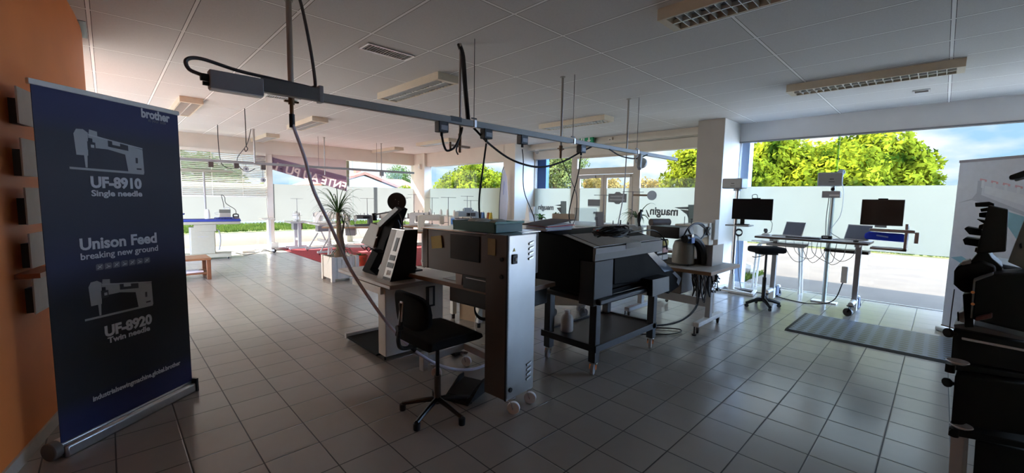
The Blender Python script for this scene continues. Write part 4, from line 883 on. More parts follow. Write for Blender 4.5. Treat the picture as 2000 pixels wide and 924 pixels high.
MB().tube([c2+V((0, 0, .02)), at(745, 417, x=1.96), at(766, 414, x=1.95), at(780, 417, x=1.94), at(786, 434, x=1.94), at(786, 447, x=1.90)], .007).build('cable', BLACK, tm, w=True)
MB().tube([at(778, 430, x=1.94), at(782, 440, x=1.92), at(781, 450, x=1.9)], .004).build('blue_tube', BLUEH, tm, w=True)
b = MB(); c3 = at(737, 464, x=1.935); b.sph(c3, .012); b.build('lever_ball', CHROME, tm, w=True)
tg = MB(); 
for k in range(4): tg.tube([at(705+k*9, 480+k*2, x=1.95), at(712+k*8, 487+(k % 2)*4, x=1.97), at(720+k*7, 482+k*3, x=2.0), at(730+k*5, 493, x=1.98)], .005)
tg.build('wiring', BLACK, tm, w=True)

# ------------------------------------------------------------------ garment printer on its black trolley
ct = thing('printer_trolley', 'black steel trolley with a lower shelf carrying the big black printer', 'trolley', (2.94, 1.98, 0))
LEG = BLACKM
for x, y in ((.035, .035), (1.03, .02), (.035, .55), (1.03, .56)):
    MB().box(x-.035, y-.035, .105, x+.035, y+.035, .66).build('leg', LEG, ct, bevel=.004)
    caster(ct, x, y, .045, mat('grey_wheel', (.35, .35, .35), .4), CHROME, h=.105, rz=R(200))
b = MB(); b.box(-.02, -.05, .625, 1.12, 0.02, .675).box(-.02, .57, .625, 1.12, .63, .675).box(-.02, 0.02, .625, .05, .57, .675).box(1.05, 0.02, .625, 1.12, .57, .675); b.build('top_frame', LEG, ct, bevel=.012)
MB().box(0, 0, .235, 1.07, .60, .25).build('shelf', mat('shelf_charcoal', (.035, .033, .033), .4), ct)
b = MB(); b.box(-.01, -.015, .205, 1.08, .015, .265).box(-.01, .585, .205, 1.08, .615, .265).box(-.01, .015, .205, .02, .585, .265).box(1.05, .015, .205, 1.08, .585, .265); b.build('shelf_frame', LEG, ct, bevel=.003)
pr_ = thing('garment_printer', 'large black garment printer with a grey front strip standing on the black trolley', 'printer', (2.88, 1.97, .675))
CH = mat('printer_black', (.003, .003, .0035), .65, spec=.12); CG = mat('printer_grey', (.17, .16, .155), .45); CGL = mat('printer_grey_light', (.24, .23, .225), .45)
BZ0 = .70
MB().prism([(1.99, .99), (1.99, 1.115), (2.30, 1.19), (2.62, 1.215), (2.80, 1.19), (2.80, .78), (2.55, .70), (2.12, .70), (2.12, .99)], 'x', 2.88, 4.06).build('body', CH, pr_, w=True, bevel=.012)
MB().box(2.875, 1.97, 1.0, 4.07, 1.992, 1.112).build('front_strip', CG, pr_, w=True, bevel=.004)
MB().box(2.88, 1.966, 1.062, 3.35, 1.97, 1.110).build('control_strip', CGL, pr_, w=True); MB().box(3.35, 1.964, 1.075, 3.62, 1.972, 1.125).build('display', SCREEN, pr_, w=True)
MB().prism([(1.985, 1.118), (2.30, 1.193), (2.30, 1.199), (1.985, 1.124)], 'x', 2.96, 3.62).build('lid', mat('lid_bronze', (.16, .145, .13), .35), pr_, w=True)
MB().prism([(1.985, 1.116), (2.32, 1.196), (2.32, 1.200), (1.985, 1.120)], 'x', 2.88, 2.955).build('lid_trim', mat('lid_trim_grey', (.30, .30, .28), .3, .4), pr_, w=True)
MB().prism([(1.985, 1.118), (2.50, 1.210), (2.50, 1.217), (1.985, 1.124)], 'x', 3.64, 4.06).build('rear_lid', CGL, pr_, w=True)
MB().box(2.885, 1.975, .615, 3.17, 2.13, .998).build('front_column', mat('printer_column', (.022, .022, .024), .5), pr_, w=True, bevel=.006)
MB().box(2.93, 2.02, .665, 4.0, 2.5, .705).build('base_plate', CH, pr_, w=True)
MB().box(2.90, 2.10, .70, 3.05, 2.50, .99).build('side_panel', CH, pr_, w=True, bevel=.006)
MB().box(3.17, 2.02, .72, 3.95, 2.12, .99).build('carriage_bay', CH, pr_, w=True)
YA = 1.99
b = MB(); extr(b, [at(u, v, y=YA) for u, v in ((1200, 500), (1262, 487), (1275, 492), (1318, 531), (1331, 543), (1326, 560), (1306, 574), (1290, 552), (1228, 552), (1200, 556))], (0, .30, 0)); b.build('platen_arm', CH, pr_, w=True, bevel=.006)
b = MB(); extr(b, [at(u, v, y=YA-.006) for u, v in ((1257, 487), (1275, 490), (1316, 528), (1298, 532))], (0, .012, 0)); b.build('arm_cover', mat('gloss_blue_black', (.05, .08, .13), .15), pr_, w=True, bevel=.003)
b = MB(); extr(b, [at(u, v, y=YA-.006) for u, v in ((1318, 530), (1331, 543), (1326, 558), (1322, 552), (1324, 544), (1314, 534))], (0, .012, 0)); b.build('arm_trim', mat('grey_trim_blue', (.16, .18, .20), .3), pr_, w=True)
f0, f1, f2, f3 = (at(u, v, y=1.87) for u, v in ((1275, 547), (1307, 540), (1307, 568), (1275, 580)))
MB().box(f0.x, 1.872, .682, f1.x, 2.45, f0.z).build('tray_box', CH, pr_, w=True, bevel=.004); b = MB(); extr(b, [f0, f1, f2, f3], (0, .008, 0)); b.build('tray_front', mat('tray_grey', (.20, .195, .19), .45), pr_, w=True)
MB().box(f0.x, 1.872, f3.z+.01, f0.x+.01, 1.925, .70).build('tray_side', CH, pr_, w=True)
ik_ = MB().box(4.06, 2.05, .86, 4.36, 2.45, 1.10).build('ink_rack', CH, pr_, w=True, bevel=.004)
for r_ in range(3):
    for c in range(2):
        m_ = [[YELLOW, YELLOW], [PAPER, PINK], [PAPER, PAPER]][r_][c]
        MB().box(4.09+c*.135, 2.035, 1.035-r_*.075, 4.21+c*.135, 2.05, 1.088-r_*.075).build('ink_cartridge', m_, ik_, w=True, bevel=.003)
ps = thing('paper_stack', 'sloping pile of papers and red folders on the left end of the printer', 'papers', (3.05, 2.62, 1.215))
for k in range(6):
    MB().cbox((.0+random.uniform(-.02, .02), random.uniform(-.02, .02), .008+k*.0095), (.40-.01*k, .27, .0085), (0, R(-.4*k), R(random.uniform(-6, 6)))).build('paper_bundle', RED if k in (4, 7) else (mat('blue_paper', (.45, .48, .66), .7) if k % 3 == 0 else PAPER), ps)
MB().cbox((-.03, .0, .075), (.50, .30, .004), (0, R(-5), R(4))).build('top_folder', mat('dark_folder', (.06, .05, .055), .6), ps)
t = thing('red_folder', 'red sheet with a pen clip lying on the printer lid', 'folder', (3.50, 2.28, 1.208)); MB().cbox((0, 0, .010), (.26, .10, .012), (R(8), 0, R(-8))).build('cover', RED, t, bevel=.002); MB().cyl((.02, 0, .015), (.02, 0, .05), .004).build('clip', DARKG, t)
t = thing('sample_stand', 'tilted clear acrylic stand leaning behind the red folder on the printer', 'display stand', (3.60, 2.58, 1.222), R(-35)); MB().cbox((0, .03, .10), (.25, .006, .21), (R(-14), 0, 0)).build('panel', ACRYL, t); MB().prism([(-.005, .0), (.09, .0), (.07, .012), (.0, .012)], 'x', -.12, .12).build('foot', ACRYL, t)
t = thing('leaflet_holder', 'small leaflet stand beside the clear acrylic stand on the printer', 'leaflet holder', (3.84, 2.58, 1.222), R(-35)); MB().cbox((0, .02, .08), (.09, .006, .16), (R(-12), 0, 0)).build('leaflet', PAPER, t); MB().prism([(-.01, 0), (.06, 0), (.03, .01), (0, .01)], 'x', -.04, .04).build('foot', ACRYL, t)
co = MB(); cc = at(1196, 458, z=1.225)
for k in range(9):
    rr = .16+random.uniform(-.035, .03); ox, oy = random.uniform(-.03, .03), random.uniform(-.02, .02)
    co.tube([cc+V((ox+math.cos(a)*rr*1.1, oy+math.sin(a)*rr*.62, .006*k+.02*math.sin(a*2+k))) for a in [2*PI*i/12 for i in range(13)]], .007, sm=3, n=6)
tag(co.build('cable_coil', BLACK), 'big tangle of black cable lying on top of the printer', 'cable')
cable('power_cable', [(cc.x+.15, cc.y-.05, 1.235), (4.12, 2.1, 1.20), (4.22, 2.02, 1.10), (4.24, 2.0, 1.0)], .007, BLACK, 'black cable end running from the coil down past the ink cartridges')
# things on and under the trolley
t = thing('waste_bottle', 'white plastic bottle standing behind the left end of the trolley shelf', 'bottle', (3.12, 2.43, .25))
MB().lathe((0, 0, 0), [(.055, 0), (.06, .01), (.06, .12), (.05, .15), (.025, .17), (.025, .185)]).build('body', mat('milky_plastic', (.62, .58, .54), .4), t); MB().cyl((0, 0, .185), (0, 0, .205), .028).build('cap', WHITE, t)
t = thing('eraser', 'small pale block near the left edge of the trolley shelf', 'block', (3.10, 2.10, .25)); MB().box(-.025, -.012, 0, .025, .012, .02).build('block', CREAM, t, bevel=.003); MB().box(-.01, -.013, .0, .01, .013, .021).build('sleeve', WHITE, t)

# ------------------------------------------------------------------ programmable machine with its table
ft = thing('sewing_table', 'grey topped sewing table with wooden edge and castored T legs, right of the printer', 'table', (4.63, 1.68, 0))
tt = MB().box(0, 0, .712, .92, 1.25, .75).build('tabletop', mat('oak_edge', (.34, .20, .11), .45), ft, bevel=.004); MB().box(.003, .003, .75, .917, 1.247, .753).build('top_surface', LAMIN, tt)
for y in (.17, 1.05):
    MB().box(.42, y-.03, .14, .50, y+.03, .70).build('leg', GREYP, ft, bevel=.006)
    MB().box(.10, y-.035, .09, .84, y+.035, .14).build('foot_bar', WHITE if y < .5 else GREYP, ft, bevel=.008); MB().box(.15, y-.03, .685, .80, y+.03, .712).build('top_bracket', GREYP, ft)
    for x in (.16, .78): caster(ft, x, y, .034, h=.09, rz=R(30))
    for x in (.05,): MB().cyl((x+.02, y, .015), (x+.02, y, .10), .008).cyl((x+.02, y, 0), (x+.02, y, .018), .024).build('levelling_foot', BLACK, ft)
MB().box(.435, .17, .26, .475, 1.05, .36).build('stretcher', GREYP, ft, bevel=.004)
MB().box(.08, .35, .44, .40, .95, .70).build('control_box', mat('brown_control_box', (.12, .10, .085), .5), ft, bevel=.01)
MB().box(.50, .60, .36, .74, .92, .70).build('motor_unit', WHITE, ft, bevel=.01)
pm_ = thing('sewing_machine', 'programmable cream sewing machine with a black U shaped cloth arm, on grey topped table', 'sewing machine', (4.9, 2.2, .753))
MB().box(4.86, 2.02, .753, 5.18, 2.62, .83).build('base', mat('machine_dark', (.06, .06, .06), .4), pm_, w=True, bevel=.01)
b = MB(); b.lathe((4.92, 2.12, .78), [(.12, 0), (.125, .06), (.12, .20), (.10, .26), (.05, .28)], n=24); b.build('column', mat('taupe_casting', (.24, .23, .20), .4), pm_, w=True)
MB().box(4.62, 2.05, 1.085, 5.0, 2.40, 1.215).build('motor_cover', BLACK, pm_, w=True, bevel=.006); MB().box(4.625, 2.046, 1.09, 5.0, 2.05, 1.215).build('cover_end', mat('cover_grey', (.42, .41, .39), .4), pm_, w=True)
MB().box(5.0, 2.07, 1.06, 5.62, 2.28, 1.235).build('arm', CREAM, pm_, w=True, bevel=.012)
MB().box(5.50, 2.05, .95, 5.66, 2.28, 1.24).build('head', CREAM, pm_, w=True, bevel=.012)
MB().cyl((5.45, 2.03, 1.14), (5.45, 2.07, 1.14), .055, n=20).build('handwheel', DARKG, pm_, w=True); MB().cyl((5.45, 2.02, 1.14), (5.45, 2.03, 1.14), .03).build('hub', CREAM, pm_, w=True)
MB().box(5.60, 2.02, 1.02, 5.74, 2.06, 1.28).build('needle_plate_cover', OFFW, pm_, w=True, bevel=.004)
b = MB(); b.cyl((4.98, 2.15, 1.235), (4.98, 2.15, 1.33), .004, n=6).cyl((5.18, 2.15, 1.235), (5.18, 2.15, 1.29), .006, n=6).cyl((5.18, 2.15, 1.285), (5.18, 2.15, 1.30), .014); b.build('thread_posts', DARKG, pm_, w=True)
b = MB(); b.tube([(4.66, 2.0, 1.09), (4.85, 1.98, 1.09), (4.98, 1.97, 1.02), (5.06, 1.96, .92), (5.10, 1.96, .78)], lambda q: .045+.015*q, n=10); b.build('cloth_arm', BLACK, pm_, w=True)
MB().tube([at(1352, 462, y=2.0), at(1345, 448, y=2.0), at(1356, 437, y=2.0), at(1372, 438, y=2.0), at(1378, 452, y=2.0), at(1368, 468, y=2.0), at(1354, 472, y=2.0), at(1344, 470, y=2.0)], .010).build('cable_loop', BLACK, pm_, w=True)
MB().tube([at(1335, 462, y=2.0), at(1345, 445, y=1.99), at(1362, 437, y=1.99), at(1376, 445, y=1.99)], .009).build('cable_loop', BLACK, pm_, w=True)
MB().cbox(at(1350, 470, y=1.96), (.09, .05, .06)).build('valve_block', BLUEP, pm_, w=True, bevel=.006); MB().cbox(at(1350, 466, y=1.96)+V((0, 0, .03)), (.06, .04, .04)).build('valve_cap', CHROME, pm_, w=True, bevel=.006)
b = MB(); b.box(5.08, 1.84, .753, 5.09, 2.02, 1.0).box(5.09, 1.84, .753, 5.42, 1.846, 1.0); b.build('eye_guard', mat('frosted_acrylic', (.33, .33, .32), .3), pm_, w=True)
# hanging valves and cable bundle under that table
vbk = thing('valve_bundle', 'tangle of black tubes and small valves hanging under the grey topped table', 'cable bundle', (4.75, 1.8, .70))
for k in range(16):
    x, y = 4.70+random.uniform(0, .20), 1.76+random.uniform(0, .16); l_ = random.uniform(.12, .36)
    MB().tube([(x, y, .705), (x+random.uniform(-.05, .05), y+random.uniform(-.04, .04), .70-l_*.4), (x+random.uniform(-.05, .05), y, .70-l_), (x+random.uniform(.02, .1), y+.03, .70-l_*.7), (x+random.uniform(.0, .1), y+.05, .68)], random.choice((.005, .006, .009)), n=6).build('tube', random.choice((BLACK, BLACK, DARKG)), vbk, w=True)
for k in range(7):
    x, z = 4.98+random.uniform(0, .22), .66-random.uniform(0, .2)
    b = MB(); b.cbox((x, 1.80, z), (.05, .03, .025), (0, R(random.uniform(-40, 40)), 0)); b.cyl((x+.02, 1.80, z), (x+.05, 1.78, z-.02), .008); b.bar((x, 1.80, z), (x-.02, 1.82, .712), .008); b.build('valve', [BLACK, ALU, DARKG][k % 3], vbk, w=True)
cable('air_hose', [(5.15, 2.0, .5), (4.95, 1.95, .25), (4.7, 2.1, .08), (4.4, 2.5, .02), (4.1, 2.72, .015)], .012, mat('steel_blue_hose', (.16, .22, .30), .4), 'steel blue hose curving from the grey topped table to the floor', 'hose')
cable('power_cable', [(4.55, 2.3, .015), (4.75, 2.05, .015), (4.6, 2.0, .012), (4.3, 2.2, .012), (3.9, 2.75, .012)], .007, BLACK, 'black cable lying on the floor between trolley and grey topped table')

# ------------------------------------------------------------------ bench by the right window
dk = thing('standing_desk', 'grey standing height desk on castored legs by the right window', 'desk', (7.12, .64, 0))
dt = MB().box(0, 0, .972, .64, 1.34, 1.0).build('desktop', mat('desk_edge_brown', (.12, .085, .07), .45), dk, bevel=.004); MB().box(.004, .004, 1.0, .636, 1.336, 1.003).build('top_surface', mat('desk_pale', (.50, .52, .56), .35), dt)
for y in (.12, 1.12):
    MB().box(.26, y-.03, .10, .33, y+.03, .95).build('leg', mat('leg_grey', (.34, .35, .36), .35, .5), dk, bevel=.004); MB().box(.05, y-.025, .935, .60, y+.025, .972).build('top_bracket', GREYP, dk)
    fb_ = MB().cyl((-.02, y, .165), (.66, y, .165), .032, n=16).build('foot_bar', WHITE, dk); MB().box(.24, y-.035, .03, .35, y+.035, .19).build('foot_block', WHITE, dk, bevel=.006)
    for x in (.0, .60): caster(dk, x, y, .055, BLACK, BLACK, h=.15, rz=R(70 if x < .1 else -20))
    MB().box(.36, y-.045, .06, .52, y+.02, .20).build('motor_box', mat('blue_grey_box', (.05, .08, .16), .4), dk, bevel=.006)
MB().box(.05, .70, .875, .30, 1.18, .90).build('keyboard_drawer', mat('drawer_dark', (.05, .035, .03), .45), dk, bevel=.003); MB().box(.03, .70, .868, .06, 1.18, .905).build('drawer_lip', GREYP, dk)
MB().box(.35, .02, .82, .58, .52, .86).build('cable_tray', mat('drawer_dark', (.05, .035, .03)), dk, bevel=.003)
for k in range(6):
    y = .15+k*.11; MB().tube([(.30, y, .95), (.34, y+.04, .78-.05*(k % 3)), (.32, y+.16, .70-.06*(k % 2)), (.33, y+.28, .80), (.33, y+.30, .96)], .004, n=6).build('hanging_cable', [GREYP, WHITE, DARKG][k % 3], dk)
MB().box(.30, .22, .40, .35, .29, .63).build('power_box', WHITE, dk, bevel=.006)
# bracket frame at the right end
b = MB(); b.bar((.22, 0, .93), (.22, -.36, .93), .04, .03).bar((.42, 0, .93), (.42, -.36, .93), .04, .03).bar((.22, -.34, .93), (.22, -.34, 1.27), .04, .03).bar((.42, -.34, .93), (.42, -.34, 1.24), .03, .03).bar((.2, -.34, .93), (.44, -.34, .93), .04, .03); b.build('side_arm', ALU, dk, bevel=.003)
b = MB(); b.box(.18, -.42, 1.155, .46, .0, 1.165); b.box(.18, -.46, 1.03, .20, -.42, 1.17).box(.18, -.42, 1.165, .19, .02, 1.195); b.build('bag_cradle', ALU, dk, bevel=.003)
t = thing('monitor', 'dark monitor on the side arm at the right end of the standing desk', 'monitor', (7.42, .56, 1.235), R(5))
MB().box(-.012, -.215, 0, .02, .215, .345).build('housing', mat('bronze_black', (.045, .036, .032), .35), t, bevel=.006); MB().box(-.014, -.205, .012, -.012, .205, .335).build('screen', mat('dim_screen', (.04, .03, .028), .25), t); MB().box(.02, -.06, -.03, .05, .06, .12).build('mount', GREYP, t)
MB().box(-.02, -.05, .345, .03, .05, .36).build('webcam', BLACK, t, bevel=.004)
t = thing('blue_pouch', 'bright blue fabric pouch on the cradle below the right monitor', 'bag', (7.42, .50, 1.03))
MB().prism([(-.215, .02), (-.19, .0), (.19, .012), (.215, .03), (.21, .09), (.17, .115), (-.16, .105), (-.21, .085)], 'x', -.05, .05).build('pouch', BLUEF, t, bevel=.022); MB().cbox((-.051, .03, .065), (.006, .12, .018), (R(8), 0, 0)).build('label', mat('pale_blue_label', (.4, .5, .75), .6), t)
def laptop(y, rz, lb):
    t = thing('laptop', lb, 'laptop', (7.40, y, 1.003), rz)
    MB().box(-.11, -.16, 0, .11, .16, .016).build('base', ALU, t, bevel=.004)
    l_ = MB().cbox((.135, 0, .115), (.008, .32, .225), (0, R(18), 0)).build('lid', ALU, t, bevel=.003); MB().cbox((.129, 0, .117), (.003, .295, .195), (0, R(18), 0)).build('screen', mat('laptop_screen', (.17, .20, .27), .2), l_)
    MB().box(-.10, -.14, .016, .05, .14, .018).build('keyboard', DARKG, t)
laptop(1.62, R(-28), 'open silver laptop on the left half of the standing desk'); laptop(.86, R(-28), 'open silver laptop at the right end of the standing desk')
t = thing('keyboard', 'long dark keyboard lying on the front middle of the standing desk', 'keyboard', (7.26, 1.38, 1.003)); MB().box(-.07, -.21, 0, .07, .21, .02).build('body', DARKG, t, bevel=.004)
b = MB()
for i in range(5):
    for j in range(14): b.box(-.06+i*.024, -.2+j*.0287, .02, -.04+i*.024, -.177+j*.0287, .025)
b.build('keys', MIDG, t)
t = thing('paper_sheet', 'flat white paper lying in front of the right laptop', 'paper', (7.24, 1.02, 1.003)); MB().cbox((0, 0, .002), (.16, .24, .002), (0, 0, .2)).build('sheet', PAPER, t)
t = thing('computer_mouse', 'black mouse at the front right corner of the standing desk', 'mouse', (7.22, .78, 1.003)); b = MB(); b.sph((0, 0, .012), .035, (1.5, .9, .6)); b.build('body', BLACK, t); MB().cyl((.02, 0, .03), (.02, 0, .036), .006).build('wheel', MIDG, t)
t = thing('card_reader', 'small black box between keyboard and right laptop', 'device', (7.42, 1.13, 1.003)); MB().box(-.04, -.06, 0, .04, .06, .05).build('body', BLACK, t, bevel=.008); MB().box(-.042, -.02, .02, -.04, .04, .04).build('slot', GREYP, t)
t = thing('barcode_scanner', 'little dark scanner with pale base at the left end of the standing desk', 'scanner', (7.38, 1.90, 1.003)); b = MB(); b.lathe((0, 0, 0), [(.05, 0), (.05, .02), (.02, .035)]); b.build('base', WHITE, t); MB().cbox((0, 0, .075), (.06, .045, .045), (0, R(25), 0)).cyl((0, 0, .03), (0, 0, .07), .015).build('head', DARKG, t, bevel=.005)
MB().tube([(0, -.02, .03), (.04, -.06, .06), (.05, -.07, .18), (.04, -.04, .24)], .004).build('cord', DARKG, t)
def projector(par, c, w=.26, h=.15, rz=0):
    p = MB().cbox(c, (.20, w, h), (0, 0, rz)).build('projector', mat('projector_grey', (.36, .36, .35), .45), par, bevel=.018)
    b = MB(); q = Matrix.Rotation(rz, 3, 'Z'); b.cbox(V(c)+q @ V((-.102, -.02, .0)), (.006, .05, .012), (0, 0, rz)).cbox(V(c)+q @ V((-.102, -.02, -.04)), (.006, .07, .008), (0, 0, rz)); b.build('vent_slot', DARKG, p); return p
st = thing('projector_stand', 'white based pole stand with projector and black monitor beside the pier', 'stand', (7.55, 2.36, 0))
b = MB(); b.bar((-.13, .30, .025), (-.13, -.34, .025), .05, .035).bar((.25, .22, .025), (.25, -.28, .025), .045, .035).bar((-.13, .28, .025), (.25, .20, .025), .045, .035).bar((-.13, -.32, .025), (.25, -.26, .025), .045, .035).bar((0.02, 0.02, .03), (-.12, -.28, .03), .04, .03).bar((.02, .02, .03), (.2, .2, .03), .04, .03); b.build('base_frame', WHITE, st, bevel=.004)
MB().cyl((.03, .05, .03), (.03, .05, 1.74), .033, n=18).build('pole', ALU, st); MB().cyl((.03, .05, .03), (.03, .05, .30), .05, .038).build('pole_foot', WHITE, st)
MB().box(-.12, -.20, 1.115, .14, .16, 1.14).build('shelf', GREYP, st, bevel=.004)
b = MB()
for k in range(3): b.tube([V((-.02, -.03, 1.02))+V((0, math.cos(a)*.05, math.sin(a)*.05-.01*k)) for a in [2*PI*i/10 for i in range(11)]], .006, sm=3)
b.tube([(-.02, -.02, .98), (.0, -.03, .7), (.02, -.05, .35), (.05, -.1, .06)], .006); b.build('cable', DARKG, st)
projector(st, (.03, .10, 1.82), .33, .17, R(-10)); MB().cyl((.03, .05, 1.70), (.03, .05, 1.745), .06).build('swivel', GREYP, st)
mo = thing('monitor', 'black monitor standing on the shelf of the projector stand', 'monitor', (7.56, 2.30, 1.14), R(8))
MB().box(-.012, -.42, .09, .025, .16, .43).build('housing', BLACK, mo, bevel=.005); MB().box(-.0135, -.41, .102, -.012, .15, .42).build('screen', SCREEN, mo); MB().box(-.0, -.03, .01, .03, .03, .12).build('neck', BLACK, mo); MB().box(-.06, -.10, 0, .08, .10, .014).build('foot', BLACK, mo, bevel=.004)
MB().tube([(0, -.13, .43), (.02, -.12, .49), (.02, -.18, .50), (0, -.2, .43)], .005).build('webcam_cable', BLACK, mo); MB().box(-.02, -.24, .43, .02, -.12, .445).build('webcam', BLACK, mo)
st = thing('projector_stand', 'slim pole with projector rising behind the standing desk in front of the glass joint', 'stand', (7.80, 1.16, 0))
MB().cyl((0, 0, .02), (0, 0, 1.78), .028, n=18).build('pole', mat('pole_green_grey', (.45, .50, .48), .3, .5), st); MB().box(-.03, -.16, 0, .12, .16, .02).build('base_plate', WHITE, st, bevel=.004)
projector(st, (0, .05, 1.875), .30, .20, R(10)); MB().box(-.08, -.10, 1.60, .03, .12, 1.70).build('bracket_box', mat('bracket_grey', (.40, .41, .42), .35, .4), st, bevel=.004); MB().cyl((-.04, 0, 1.73), (.05, 0, 1.73), .025).build('clamp', BLACK, st)
MB().box(-.083, -.09, 1.625, -.08, .03, 1.65).build('label', WHITE, st)
MB().tube([(-.02, .04, 1.60), (-.03, .05, 1.3), (-.02, .04, 1.02)], .005).build('cable', DARKG, st)
t = thing('glass_sensor', 'small grey suction sensor stuck on the right glass beside the second projector', 'sensor', (8.50, 1.18, 2.02)); MB().cyl((0, 0, 0), (.024, 0, 0), .05).build('cup', mat('sensor_grey', (.35, .40, .42), .4), t); MB().box(-.03, -.03, -.09, .0, .03, .03).build('body', mat('sensor_grey', (.35, .40, .42)), t, bevel=.006)
cable('sensor_cable', [(8.47, 1.18, 1.93), (8.3, 1.1, 1.7), (7.9, 1.06, 1.35), (7.62, 1.12, 1.12), (7.45, .98, 1.02)], .005, GREYP, 'grey cable looping from the glass sensor down to the right laptop')
cable('power_cable', [(7.45, .90, .42), (7.42, 1.0, .12), (7.5, 1.3, .012), (7.62, 1.7, .012), (7.75, 2.05, .012), (7.7, 2.5, .012)], .008, BLACK, 'black power cable running on the floor behind the standing desk')
tf = thing('tube_trestle', 'white bent tube table frame standing between standing desk and right glass', 'frame', (8.2, 1.9, 0))
for y0, s_ in ((.32, 1), (-.30, -1)):
    MB().tube([(0, y0+.04*s_, 0), (0, y0+.02*s_, .5), (0, y0, .72), (0, y0-.05*s_, .80), (0, y0-.3*s_, .83)], .017, n=10).build('leg', WHITE, tf)
    MB().tube([(.2, y0+.04*s_, 0), (.2, y0, .80)], .017, n=10, sm=0).build('leg', WHITE, tf)
MB().box(-.03, -.42, .83, .24, .42, .85).build('top', WHITE, tf, bevel=.004)
sl_ = thing('saddle_stool', 'black padded stool on a tall gas column standing in front of the standing desk', 'stool', (6.76, 1.71, 0), R(-44))
b = MB(); b.box(-.21, -.14, .80, .21, .14, .885); b.build('seat', FABRIC, sl_, bevel=.03); MB().box(-.12, -.08, .775, .12, .08, .80).build('seat_plate', BLACKM, sl_)
MB().cyl((.0, 0, .42), (0, 0, .78), .016).build('piston', BLACKM, sl_); MB().cyl((0, 0, .09), (0, 0, .44), .026).build('column', BLACK, sl_); MB().tube([(-.03, 0, .76), (-.15, 0, .73), (-.2, 0, .74)], .006).build('lever', BLACK, sl_)
for a in (0, 180, 80, 260):
    c_, s_ = math.cos(R(a)), math.sin(R(a)); l_ = MB().tube([(0, 0, .115), (c_*.12, s_*.12, .10), (c_*.24, s_*.24, .06)], lambda q: .03-.008*q, n=8).build('leg', BLACK, sl_)
    MB().cyl((c_*.235-s_*.012, s_*.235+c_*.012, .025), (c_*.235+s_*.012, s_*.235-c_*.012, .025), .025).build('castor', RUBBER, l_)
mt2 = thing('floor_mat', 'blue grey anti fatigue mat with rows of holes on the right floor', 'mat', (6.28, .40, 0))
hw, hl = .57, .80
MB().prism([(-hw, 0), (hw, 0), (hw-.05, .018), (-hw+.05, .018)], 'y', -hl, hl).build('border', RUBBER, mt2)
MB().box(-hw+.05, -hl+.05, .016, hw-.05, hl-.03, .0195).build('holed_field', mat_holes(), mt2)

# ------------------------------------------------------------------ right foreground: second roll-up and embroidery machine
K0 = V((7.22, -.10, 0)); KD = V((-.60, -.58, 0)).normalized()
r2 = thing('roll_up_banner', 'white roll-up banner with a faded sewing head picture behind the black machine, right edge', 'banner', K0)
MK = frame(K0, KD, ZU)
def kp(name, mb, m_, parent=r2, **k):
    mb.bm.transform(MK); return mb.build(name, m_, parent, w=True, **k)
pn = kp('graphic_panel', MB().box(-.0, .07, -.004, .88, 2.02, 0), mat('pale_print', (.80, .82, .86), .55))
kp('top_rail', MB().box(-.005, 2.015, -.012, .885, 2.045, .006), mat('rail_pinkish', (.36, .32, .33), .4, .3)); kp('base_cassette', MB().box(-.02, 0, -.10, .9, .05, .06), WHITE, bevel=.012); kp('bottom_edge', MB().box(-.005, .062, -.005, .88, .075, .004), mat('brown_edge', (.13, .08, .06), .5)); kp('support_pole', MB().cyl((.44, .05, -.05), (.44, 2.02, -.014), .01), ALU)
PA = mat('print_teal', (.30, .56, .64), .6); PB = mat('print_pink', (.80, .45, .48), .6); PC = mat('print_grey', (.58, .60, .64), .6); PDk = mat('print_pale', (.88, .90, .92), .6)
b = MB()
for k in range(5):
    x, y = .24+k*.115, 1.80-k*.028; b.prism([(x, y), (x+.07, y-.018), (x+.07, y+.005), (x, y+.025)], 'z', .0005, .001)
kp('print_pink_caps', b, PB, pn)
b = MB(); b.prism([(.02, 1.545), (.18, 1.60), (.22, 1.66), (.22, 1.80), (.27, 1.80), (.27, 1.64), (.70, 1.46), (.88, 1.40), (.88, 1.36), (.5, 1.50), (.18, 1.58)], 'z', .0005, .001); kp('print_needle_bar', b, PC, pn)
b = MB(); b.prism([(.30, 1.66), (.88, 1.46), (.88, 1.58), (.30, 1.74)], 'z', .0004, .0009)
for k in range(5):
    x, y = .26+k*.115, 1.72-k*.028; b.prism([(x, y), (x+.028, y-.005), (x+.03, y+.08), (x, y+.085)], 'z', .001, .0015)
kp('print_thread_guides', b, PDk, pn)
b = MB(); b.prism([(.42, 1.50), (.88, 1.36), (.88, 1.30), (.70, 1.12)], 'z', .0004, .0009); kp('print_teal_shape', b, PA, pn); kp('print_teal_wave', MB().prism([(.02, .90), (.14, .93), (.28, .86), (.30, .80), (.18, .83)], 'z', .0004, .0009), PA, pn)
def kd(u, v, d): return CP+(CR*((u-1000)/FPX)+CU*(-(v-462)/FPX)+CF)*d
HF = V((1, -.07, 0)).normalized()
DK0 = 1.8
em = thing('embroidery_machine', 'black multi needle embroidery machine cut off by the right edge of the photo', 'embroidery machine', (2.75, -.35, 0))
def kpoly(nm, pix, d0, depth, m_, par=em, bev=.004):
    b = MB(); extr(b, [kd(u, v, d0) for u, v in pix], HF*depth); return b.build(nm, m_, par, w=True, bevel=bev)
KB = mat('dark_machine_black', (.004, .004, .005), .5, spec=.2); KBR = mat('dark_machine_bronze', (.016, .013, .012), .5, spec=.25)
kpoly('needle_case', [(1931, 400), (1970, 409), (1965, 492), (1906, 496)], DK0, .22, KBR, bev=.006)
